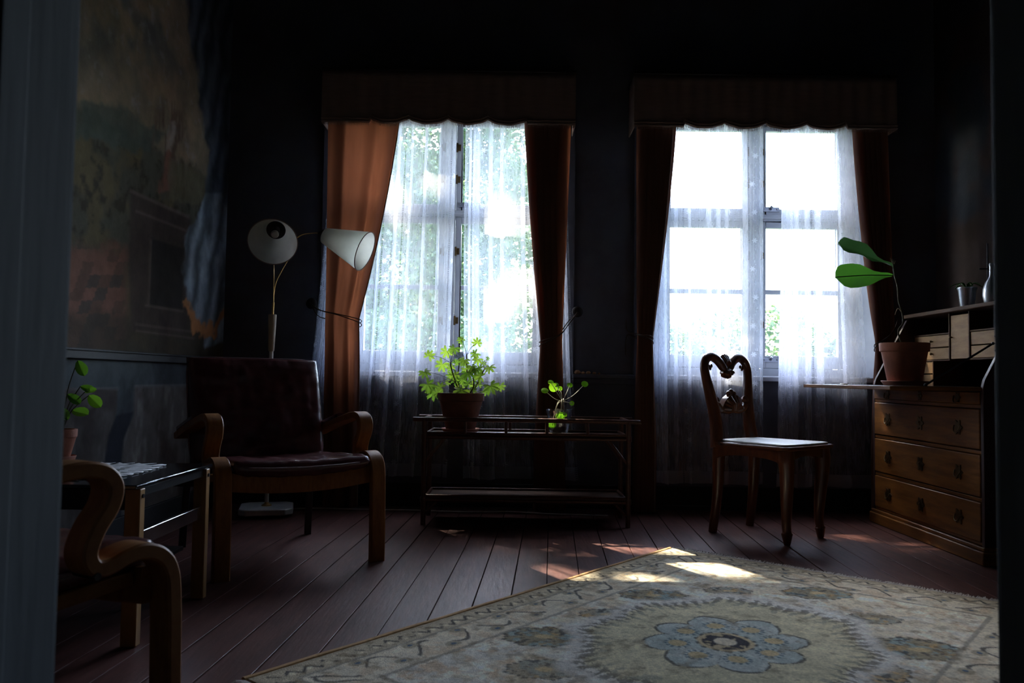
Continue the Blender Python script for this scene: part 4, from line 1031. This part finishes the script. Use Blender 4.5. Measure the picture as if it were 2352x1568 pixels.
for i, (cx_, cy_, s_, dk) in enumerate(GL):
    px, py = 920 + cx_ / 6.03, 740 + cy_ / 6.03
    dyy = rnd.uniform(-.09, -.02) if dk else rnd.uniform(-.04, .10)
    p = P(px, py, gp.y + dyy) - gp; rad = s_ / 6.03 / FPX * gp.y * 1.12
    cen = Vector((p.x, p.y, p.z)); 
    if dk: nn = Vector((rnd.uniform(-.4, .4), -.65, .75)); dd = Vector((rnd.uniform(-.7, .7), -.5, -.75))
    else: nn = Vector((rnd.uniform(-.35, .35), -.85, rnd.uniform(-.1, .5))); dd = Vector((rnd.uniform(-.8, .8), 0, rnd.uniform(-.6, .9)))
    R_ = orient(dd, nn)
    share('leaf', LB[i % 4], ge, cen, R_, rad)
    st = min((Vector(v) for s in stems for v in s), key=lambda v: (v - cen).length + (0.06 if v.z > cen.z + .02 else 0))
    mid = (st + cen) / 2 + Vector((0, 0, .012)); obj('petiole', B().tube(smooth_path([st, mid, cen], 5), .0012, 5), mt['stem'], ge)

# coin-leaved plant in a clear pot of water
pg = Vector((XP(1286, 4.36), 4.36, RZT - .005)); pi = thing('coin_plant', 'round-leaved plant rooting in a clear plastic pot on the rattan table', 'potted plant', pg)
obj('clear_pot', B().lathe([(0, 0), (.046, 0), (.048, .003), (.070, .128), (.073, .130), (.073, .133), (.068, .133), (.0455, .005), (0, .005)], 36), mt['potglass'], pi)
obj('rooting_mass', B().ball((.0, .0, .032), .04, 10, (1, 1, .6), lump=.4), mt['soil'], pi)
def disc():
    b = B(); b.v.append(Vector((0, 0, .10)))
    for q_ in (.4, .75, 1):
        for k in range(28): a = 2 * PI * k / 28; b.v.append(Vector((q_ * math.cos(a), q_ * math.sin(a), .10 - .16 * q_ * q_ + .03 * math.sin(2 * a) * q_)))
    for k in range(28):
        k2 = (k + 1) % 28; b.f.append((0, 1 + k, 1 + k2))
        for q_ in range(2): b.f.append((1 + q_ * 28 + k, 1 + (q_ + 1) * 28 + k, 1 + (q_ + 1) * 28 + k2, 1 + q_ * 28 + k2))
    me = bpy.data.meshes.new('coin_leaf'); me.from_pydata([tuple(v) for v in b.v], [], b.f); me.materials.append(mt['pilea']); me.shade_smooth(); return me
DM = disc(); node = P(1200 + 845 / 9.225, 840 + 750 / 9.225, 4.34) - pg
obj('stem', B().tube(smooth_path([(0, 0, .04), node * .6 + Vector((.0, 0, .02)), node], 5), .003, 7), mt['palestem'], pi)
for (x, y, r_, nx_, nz_, dy_) in ((660, 455, 100, .0, .25, .02), (475, 520, 78, -.3, .75, 0), (600, 345, 62, -.75, .6, .02), (715, 400, 62, .4, .8, .03), (1005, 405, 62, .1, .5, .03), (1320, 380, 74, .7, .55, -.01), (800, 1080, 98, 0, -.1, -.095), (885, 1030, 62, .5, .6, -.08), (630, 1240, 86, -.1, .25, -.085), (1050, 790, 52, .5, .2, .03), (800, 480, 50, .95, .1, .02), (640, 1160, 55, 0, .5, -.085)):
    c_ = P(1200 + x / 9.225, 840 + y / 9.225, 4.36 + dy_) - pg; rad = r_ / 9.225 / FPX * 4.36
    share('leaf', DM, pi, c_, orient((1, .1, 0), (nx_, -.8, nz_)), rad)
    droop = y > 900; mid = (node + c_) / 2 + Vector((.0, -.02, .045 if droop else -.012 if abs(x - 845) > 300 else 0))
    obj('petiole', B().tube(smooth_path([node, mid, c_], 6), .0015, 6), mt['palestem'], pi)

# small tan lumps along the dado rail
for i, (px, r_, pl_) in enumerate(((1327, .017, 'largest tan lump, left end of the row on the dark rail between the windows'), (1340, .011, 'tan lump just right of the largest one on the dark rail'), (1352, .013, 'middle tan lump of the five on the dark rail between the windows'), (1366, .010, 'tan lump, second from the right end of the row on the dark rail'), (1377, .007, 'smallest tan lump, right end of the row on the dark rail'))):
    p = Vector((XP(px, YB - .018), YB - .017, .800 + r_ * .62))
    o = obj('pebble', B().ball((0, 0, 0), r_, 8, (1.15, .9, .75), lump=.35), mt['tan']); o.location = p
    tag(o, pl_, 'pebble', 'tan lumps on the dado rail')

# ------------------------------------------------------------------ carved chair
ch = thing('carved_chair', 'dark polished chair with open heart-shaped carved back and pale seat', 'chair', (1.305, 4.085, 0), head(.64, -.77))
wd = mt['mahog']
def lean(z): return -.198 - .065 * max(0, (z - .44)) / .44 * 1.0
for s in (-1, 1):
    obj('leg', B().tube(*(lambda pr: (pr[0], pr[1]))(smooth_path([(s * .160, .19, .455), (s * .163, .196, .40), (s * .160, .197, .33), (s * .150, .190, .20), (s * .146, .186, .10), (s * .148, .190, .062), (s * .149, .191, .052), (s * .150, .192, .03), (s * .151, .193, 0)], 4, [.038, .039, .034, .028, .0225, .021, .027, .022, .014])), 14), wd, ch)
    obj('leg', B().tube(*(lambda pr: (pr[0], pr[1]))(smooth_path([(s * .158, -.185, .46), (s * .158, -.19, .36), (s * .158, -.198, .18), (s * .163, -.222, 0)], 5, [.033, .031, .026, .021])), 12), wd, ch)
    # back post sweeping up, over and inward into the scroll
    bp = [(.160, .43), (.150, .52), (.150, .60), (.165, .70), (.185, .79), (.188, .845), (.168, .880), (.130, .897), (.090, .890), (.055, .868), (.030, .842), (.010, .826)]
    rad = [.034, .032, .031, .029, .0235, .0225, .0225, .024, .0245, .023, .022, .016]
    pts, rr = smooth_path([(s * x, lean(z), z) for x, z in bp], 6, rad)
    obj('back_post', B().tube(pts, rr, 14, sx=1), wd, ch)
    sc = B()
    for i, (x, z, r_) in enumerate(((.150, .845, .009), (.140, .835, .008), (.128, .848, .008))): sc.ball((s * x, lean(z), z), r_, 6, (1, .8, 1.3))
    obj('carving', sc, wd, ch)
# crest: fan above, scroll boss below
cr = B()
for i in range(7):
    a = (i - 3) * .30; cr.tube([(0, lean(.86) - .004, .835), (math.sin(a) * .030, lean(.88) + .012, .845 + math.cos(a) * .032), (math.sin(a) * .054, lean(.9) - .004, .850 + math.cos(a) * .062)], [.010, .012, .007], 8)
obj('crest_fan', cr, wd, ch)
cr = B().ball((0, lean(.82), .812), .034, 12, (1.15, .8, .85), lump=.3)
for s in (-1, 1):
    cr.tube([(s * (.018 + .013 * math.cos(t_ * .9) * (1 - t_ / 9)), lean(.82) + .024, .812 + .013 * math.sin(t_ * .9) * (1 - t_ / 9)) for t_ in range(9)], .0055, 8)
obj('crest_scroll', cr, wd, ch)
# carved cross splat: domed shell on a cross bar
zs = .612
sp = B().tube(smooth_path([(-.160, lean(zs), zs + .052), (-.125, lean(zs), zs + .034), (-.095, lean(zs), zs + .012), (-.04, lean(zs), zs + .010), (.04, lean(zs), zs + .010), (.095, lean(zs), zs + .012), (.125, lean(zs), zs + .034), (.160, lean(zs), zs + .052)], 5), .019, 10, sx=1)
dome = [(-.098, 0), (-.100, .020), (-.082, .048), (-.055, .072), (-.025, .086), (.025, .086), (.055, .072), (.082, .048), (.100, .020), (.098, 0), (.05, -.012), (0, -.006), (-.05, -.012)]
sp.prism([(x_, zs + z_) for x_, z_ in dome], lean(zs) - .018, lean(zs) + .016, 'y')
for i in range(9):
    a = (i - 4) * .36; sp.tube([(math.sin(a) * .018, lean(zs) + .018, zs + .004), (math.sin(a) * .052, lean(zs) + .026, zs + .008 + math.cos(a) * .036), (math.sin(a) * .088, lean(zs) + .012, zs + .004 + math.cos(a) * .078)], [.009, .014, .010], 8)
for s in (-1, 0, 1): sp.ball((s * .022, lean(zs) - .004, zs + .094 + (.010 if s == 0 else 0)), .014, 7)
for s in (-1, 1): sp.ball((s * .130, lean(zs) - .006, zs + .058), .021, 7, lump=.35); sp.ball((s * .108, lean(zs) - .01, zs + .030), .018, 7, lump=.3)
obj('carved_splat', sp, wd, ch)
def trap(wf, wr_, yf_, yr_, bow=.012, k=10):
    pts = [(-wr_, yr_), (-wf, yf_ - .02), (-wf + .02, yf_)] + [(-wf + .02 + (2 * wf - .04) * i / k, yf_ + bow * math.sin(PI * i / k)) for i in range(1, k)] + [(wf - .02, yf_), (wf, yf_ - .02), (wr_, yr_)]
    return pts[::-1]
ap = B()
for a_, b_, arch in (((-.165, .205), (.165, .205), .03), ((-.178, -.19), (-.183, .19), .02), ((.178, -.19), (.183, .19), .02), ((-.165, -.20), (.165, -.20), .0)):
    A_, B_ = Vector((*a_, 0)), Vector((*b_, 0)); d_ = (B_ - A_).normalized(); nrm = Vector((-d_.y, d_.x, 0)) * .011; m_ = 14; b0 = len(ap.v)
    for i in range(m_ + 1):
        t_ = i / m_; p = A_ + (B_ - A_) * t_; zb = .385 + arch * math.sin(PI * t_) ** .5 - .012 * (abs(2 * t_ - 1) ** 6)
        ap.v += [p - nrm + Vector((0, 0, zb)), p + nrm + Vector((0, 0, zb)), p + nrm + Vector((0, 0, .448)), p - nrm + Vector((0, 0, .448))]
    for i in range(m_):
        for k in range(4): k2 = (k + 1) % 4; ap.f.append((b0 + i * 4 + k, b0 + i * 4 + k2, b0 + i * 4 + 4 + k2, b0 + i * 4 + 4 + k))
obj('apron', ap, wd, ch)
obj('seat_frame', B().prism(trap(.222, .175, .235, -.205), .446, .464), wd, ch, bevel=.006)
obj('seat_pad', B().prism(trap(.205, .160, .216, -.190), .462, .474), mt['seatpale'], ch, bevel=.005)

# ------------------------------------------------------------------ writing desk
DX, DY0, DY1, DXB = 2.03, 3.47, 4.53, XR - .012
de = thing('writing_desk', 'pine slant-front writing desk with open flap and brass-pulled drawers', 'desk', ((DX + DXB) / 2, (DY0 + DY1) / 2, 0))
pn = mt['pine']
sidep = [(DX, .07), (DX, .755), (DX + .008, .790), (2.215, 1.125), (2.235, 1.135), (DXB, 1.135), (DXB, .07)]
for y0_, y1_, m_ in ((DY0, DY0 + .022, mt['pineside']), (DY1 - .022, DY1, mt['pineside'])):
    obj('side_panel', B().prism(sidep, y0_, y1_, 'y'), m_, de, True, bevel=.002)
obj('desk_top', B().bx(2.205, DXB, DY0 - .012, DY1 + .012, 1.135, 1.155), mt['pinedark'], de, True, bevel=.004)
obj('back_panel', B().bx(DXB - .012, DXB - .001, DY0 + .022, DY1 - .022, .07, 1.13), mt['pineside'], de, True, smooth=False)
obj('plinth', B().bx(DX - .018, DXB, DY0 - .015, DY1 + .015, .0, .058).bx(DX - .010, DXB, DY0 - .008, DY1 + .008, .058, .076), pn, de, True, bevel=.005)
DR = ((.684, .738), (.490, .664), (.286, .466), (.092, .262))
for z in (.664, .466, .262, .076): obj('drawer_rail', B().bx(DX + .002, DX + .05, DY0 + .022, DY1 - .022, z + .003, z + .019), pn, de, True, bevel=.002)
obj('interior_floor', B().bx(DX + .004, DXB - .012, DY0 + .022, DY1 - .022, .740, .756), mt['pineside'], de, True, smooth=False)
def plate(x, y, z, keyhole, small):
    """pierced backplate in the shape of a cartouche"""
    b = B(); n = 24; s = .024 if small else .036; pl = []
    for i in range(n):
        a = 2 * PI * i / n; r_ = s * (.78 + .22 * math.cos(a * 6)); pl.append((y + r_ * 1.05 * math.cos(a), z + r_ * math.sin(a) * 1.05))
    b.prism(pl, x - .004, x, 'x')
    if keyhole: b.ball((x - .005, y, z + .004), .006, 6); b.bx(x - .006, x - .003, y - .0025, y + .0025, z - .012, z)
    return b
for z0_, z1_ in DR:
    dw = obj('drawer', B().bx(DX - .004, DX + .30, DY0 + .026, DY1 - .026, z0_, z1_), pn, de, True, bevel=.004)
    zc = (z0_ + z1_) / 2; sm_ = (z1_ - z0_) < .1
    for yy, key in ((DY0 + .19, False), ((DY0 + DY1) / 2, True), (DY1 - .19, False)):
        obj('backplate', plate(DX - .004, yy, zc, key, sm_), mt['brass'], dw, True)
        if not key:
            bl = [(DX - .006, yy + .024 * math.cos(t_), zc + .008 + .0 - .030 * math.sin(t_)) if 1 else 0 for t_ in [PI * i / 10 for i in range(11)]]
            bl = [(DX - .010 - .010 * math.sin(PI * i / 10), p[1], p[2]) for i, p in enumerate(bl)]
            obj('bail_handle', B().tube(bl, .0028, 8), mt['brass'], dw, True)
FX0 = 1.635
fp = obj('flap', B().bx(FX0, DX + .006, DY0 + .014, DY1 - .014, .742, .760), pn, de, True, bevel=.003)
obj('writing_surface', B().bx(FX0 + .03, DX - .01, DY0 + .05, DY1 - .05, .7595, .7612), mt['deskblack'], fp, True, smooth=False)
obj('lock', B().bx(FX0 + .006, FX0 + .026, 3.98, 4.03, .7595, .766), mt['brass'], fp, True, bevel=.002)
for y_ in (DY0 + .034,):
    obj('flap_stay', B().tube([(1.80, y_, .766), (2.095, y_, .950)], .0045, 8, sx=.5, up=(0, 1, 0)).ball((1.80, y_, .766), .008, 6).ball((2.095, y_, .95), .007, 6), mt['darkmetal'], de, True)
# interior gallery
GX = 2.255; ip = mt['pinepale']
yc0, yc1 = 3.965, 4.135
def gbox(name, y0_, y1_, z0_, z1_, m_=None, x0=GX, x1=GX + .16): return obj(name, B().bx(x0, x1, y0_, y1_, z0_, z1_), m_ or ip, de, True, bevel=.0015)
for y in (yc0 - .010, yc1): gbox('gallery_divider', y, y + .010, .892, 1.134, mt['pinedark'], GX - .006)
gbox('gallery_shelf', DY0 + .022, yc0 - .010, 1.030, 1.038, mt['pinedark'], GX - .004); gbox('gallery_shelf', yc1 + .010, DY1 - .022, 1.030, 1.038, mt['pinedark'], GX - .004)
gbox('gallery_shelf', DY0 + .022, yc0 - .010, .892, .899, mt['pinedark'], GX - .004); gbox('gallery_shelf', yc1 + .010, DY1 - .022, .892, .899, mt['pinedark'], GX - .004)
gd = gbox('gallery_door', yc0 + .001, yc1 - .001, .900, 1.122, x1=GX + .015)
obj('knob', B().ball((GX - .012, yc1 - .018, 1.01), .007, 8).tube([(GX - .008, yc1 - .018, 1.01), (GX, yc1 - .018, 1.01)], .003, 6), mt['brass'], gd, True)
def gdrawer(y0_, y1_, z0_, z1_, ky):
    d = gbox('gallery_drawer', y0_ + .002, y1_ - .002, z0_ + .002, z1_ - .002, x1=GX + .14)
    for yk in ky: obj('knob', B().ball((GX - .012, yk, (z0_ + z1_) / 2), .0065, 8).tube([(GX - .008, yk, (z0_ + z1_) / 2), (GX, yk, (z0_ + z1_) / 2)], .003, 6), mt['brass'], d, True)
for z0_, z1_ in ((.899, .962), (.964, 1.030)):
    gdrawer(yc1 + .010, DY1 - .022, z0_, z1_, [4.31]); gdrawer(DY0 + .022, yc0 - .010, z0_, z1_, [3.73])
for z0_, z1_ in ((.757, .823), (.825, .892)):
    gdrawer(4.31, DY1 - .022, z0_, z1_, [4.42]); gdrawer(DY0 + .022, 3.68, z0_, z1_, [3.58])
gbox('gallery_divider', 4.30, 4.31, .757, .892, mt['pinedark'], GX - .004)

# things on the desk
fq = Vector((1.853, 3.80, .7612)); fd = thing('fiddle_leaf_fig', 'terracotta pot with a bare stem and two big leaves on the open flap', 'potted plant', fq)
saucer(fd, .103, mat=mt['terrasaucer']); pot(fd, 'pot', .074, .108, .190, .042, mt['terra'], c=(0, 0, .010))
stp = [Vector((0, 0, .165))] + [P(px, py, 3.80) - fq for px, py in ((2063, 762), (2074, 742), (2072, 718), (2064, 690), (2062, 660), (2055, 632), (2052, 606))]
obj('stem', B().tube(smooth_path(stp, 6), [.0042] * (6 * (len(stp) - 1) + 1), 8), mt['stem'], fd)
obj('twig', B().tube(smooth_path([stp[3], stp[3] + Vector((-.02, 0, .02)), stp[3] + Vector((-.034, 0, -.01))], 5), .0018, 6), mt['palestem'], fd)
fo = [(.002, 0), (.012, .02), (.020, .05), (.030, .085), (.044, .12), (.060, .155), (.071, .19), (.074, .22), (.068, .25), (.052, .275), (.028, .291), (.002, .297)]
big = blade_mesh('fiddle_leaf', fo, .18, mt['fiddle'], .006); sec = blade_mesh('fiddle_leaf_narrow', [(w_ * .8, y_ * .9) for w_, y_ in fo], .35, mt['fiddle2'], .008)
b0 = P(2050, 632, 3.80) - fq; tip = P(1912, 637, 3.74) - fq
share('leaf', big, fd, b0, orient(tip - b0, (.05, -.85, .50)), 1.0)
b1 = P(2052, 612, 3.80) - fq; tip1 = P(1936, 562, 3.78) - fq
share('leaf', sec, fd, b1, orient(tip1 - b1, (.25, -.75, .65)), 1.08)
ve = B().tube(smooth_path([b0, b0 + (tip - b0) * .5 + Vector((0, -.006, .004)), tip], 5), [.0022] * 10 + [.0008], 6)
obj('midrib', ve, mt['peper'] if 0 else mt['stem'], fd)
for k in range(4): obj('shoot', B().tube([b1 + Vector((.0, 0, 0)), b1 + Vector((.012 - .008 * k, .004, .03 + .004 * k))], [.003, .0006], 6), mt['palestem'], fd)

def up_at(px, y): return (px - 1176) / FPX * y
zt = 1.155
zq = Vector((up_at(2224, 4.14), 4.14, zt)); zp = thing('silver_pot', 'small silver plant pot with drooping plant on top of the desk', 'potted plant', zq)
pot(zp, 'pot', .032, .046, .115, .012, mt['zinc'], c=(0, 0, 0), th=.003)
for k in range(9):
    a = k * .9; obj('leaf', B().tube(smooth_path([(0, 0, .10), (.03 * math.cos(a), .03 * math.sin(a), .135), (.06 * math.cos(a), .06 * math.sin(a), .13), (.085 * math.cos(a), .085 * math.sin(a), .115)], 4), [.002, .003, .004, .005, .006, .006, .006, .006, .006, .005, .004, .003, .001], 6, sx=.3, up=(0, 0, 1)), mt['fiddle'], zp)
vq = Vector((up_at(2281, 4.0), 4.0, zt))
vz = obj('silver_bottle', B().lathe([(0, 0), (.024, 0), (.034, .02), (.042, .06), (.041, .09), (.030, .125), (.016, .145), (.011, .16), (.010, .205), (.013, .215), (.010, .222), (0, .222)], 28), mt['zinc']); vz.location = vq
tag(vz, 'silvery long-necked bottle on top of the desk, right of the silver pot', 'bottle')
cq = Vector((up_at(2272, 4.22), 4.22, zt)); cz = thing('metal_cross', 'thin dark standing cross on the desk top behind the silver bottle', 'cross', cq)
obj('upright', B().tube([(0, 0, .01), (0, 0, .36)], .004, 8), mt['darkmetal'], cz)
obj('crossbar', B().tube([(-.045, 0, .225), (.045, 0, .225)], .0035, 8), mt['darkmetal'], cz)
obj('base', B().lathe([(0, 0), (.035, 0), (.034, .008), (.008, .014), (0, .014)], 20), mt['darkmetal'], cz)

# ------------------------------------------------------------------ garden outside the windows
struct('ground', B().bx(-40, 40, YB + .35, 70, -.75, -.55), mt['lawn'], smooth=False)
# sun gaps: where the light reaches floor and rug
def seg_to_floor(a, b, wid): A_, B_ = PZ(*a, 0), PZ(*b, 0); return (A_.x, A_.y, B_.x, B_.y, wid)
GAPS = [seg_to_floor((1385, 1253), (1590, 1274), .050), seg_to_floor((1550, 1300), (1700, 1318), .055), seg_to_floor((1262, 1308), (1330, 1334), .020), seg_to_floor((1450, 1336), (1530, 1342), .008)]
def in_gap(p, m_):
    t_ = p.z / TOSUN.z; x, y = p.x - TOSUN.x * t_, p.y - TOSUN.y * t_
    for x0, y0, x1, y1, wd_ in GAPS:
        ex, ey = x1 - x0, y1 - y0; L = ex * ex + ey * ey; t2 = max(0, min(1, ((x - x0) * ex + (y - y0) * ey) / L))
        if math.hypot(x - x0 - t2 * ex, y - y0 - t2 * ey) < wd_ + m_: return True
    return False
def tree(name, label, base, hgt, blobs, nleaf, size, seed, cat='tree', group=None):
    t = thing(name, label, cat, base, 0, group); r = random.Random(seed); base = Vector(base)
    if hgt > 0:
        obj('trunk', B().tube(smooth_path([(0, 0, 0), (.1, .05, hgt * .3), (-.05, .1, hgt * .6), (.05, 0, hgt)], 5), [.16 - .008 * i for i in range(16)], 10), mt['bark'], t)
    P_ = []; vol = [b_[3] * b_[4] * b_[5] for b_ in blobs]; tot = sum(vol)
    V = []; F = []
    for (bx_, by_, bz_, rx, ry, rz), v_ in zip(blobs, vol):
        for _ in range(int(nleaf * v_ / tot)):
            while True:
                q_ = Vector((r.uniform(-1, 1), r.uniform(-1, 1), r.uniform(-1, 1)))
                if q_.length < 1: break
            q_ = q_.normalized() * q_.length ** .45
            p = Vector((bx_ + q_.x * rx, by_ + q_.y * ry, bz_ + q_.z * rz)) + base
            if mnoise.noise(p * 1.1) < -.28: continue
            s = size * r.uniform(.6, 1.3)
            if in_gap(p, s * .35): continue
            a = r.random() * 6.283; tl = r.uniform(-1, 1)
            ux = Vector((math.cos(a), math.sin(a), tl * .6)).normalized() * s * .5; uy = ux.cross(Vector((r.uniform(-1, 1), r.uniform(-1, 1), r.uniform(.2, 1)))).normalized() * s * .36
            p = p - base; i = len(V); V += [p - ux, p - uy * .9 - ux * .1, p + ux, p + uy * .9 - ux * .1]; F.append((i, i + 1, i + 2, i + 3))
    me = bpy.data.meshes.new('foliage'); me.from_pydata([tuple(v) for v in V], [], F); me.materials.append(mt['treeleaf'])
    o = bpy.data.objects.new('foliage', me); COL.objects.link(o); o.parent = t; o['kind'] = 'stuff'
    return t
tree('garden_tree', 'leafy green tree outside the left window, close to the house', (-2.2, 12.2, -.55), 4.6, [(0, 0, 4.3, 2.6, 1.6, 3.0), (-1.5, .2, 3.0, 1.6, 1.4, 2.2), (.9, -.3, 2.4, 1.4, 1.2, 1.7), (.8, .2, 5.8, 1.5, 1.3, 1.6)], 95000, .088, 1)
tree('garden_tree', 'tall shady tree beyond the left window, behind the nearer tree', (-5.4, 13.5, -.55), 7.5, [(.3, -.8, 9.6, 4.2, 3.2, 2.6), (2.3, -.9, 10.3, 3.2, 2.6, 2.2), (-1.0, 0, 7.5, 3.0, 2.6, 2.2)], 90000, .12, 2)
tree('garden_shrub', 'pale green bushes low outside the right window', (3.9, 14.5, -.55), 0, [(-1.6, 0, 1.0, 1.6, 1.0, 1.5), (.6, .3, 1.1, 1.8, 1.0, 1.7), (2.6, 0, .9, 1.5, 1.0, 1.3)], 26000, .11, 3, 'shrub')
tree('garden_shrub', 'leafy shrubs low outside the left window', (-1.5, 8.6, -.55), 0, [(-1.6, 0, .7, 1.5, .8, 1.2), (.4, .2, .8, 1.7, .8, 1.3)], 26000, .055, 4, 'shrub')
tree('garden_tree', 'distant pale tree filling the gaps behind the trees of the left window', (-6.0, 27, -.55), 7, [(-1.0, 0, 6.0, 5.0, 2.2, 5.5), (4.5, 0, 4.6, 3.6, 2.0, 4.6)], 60000, .22, 5)
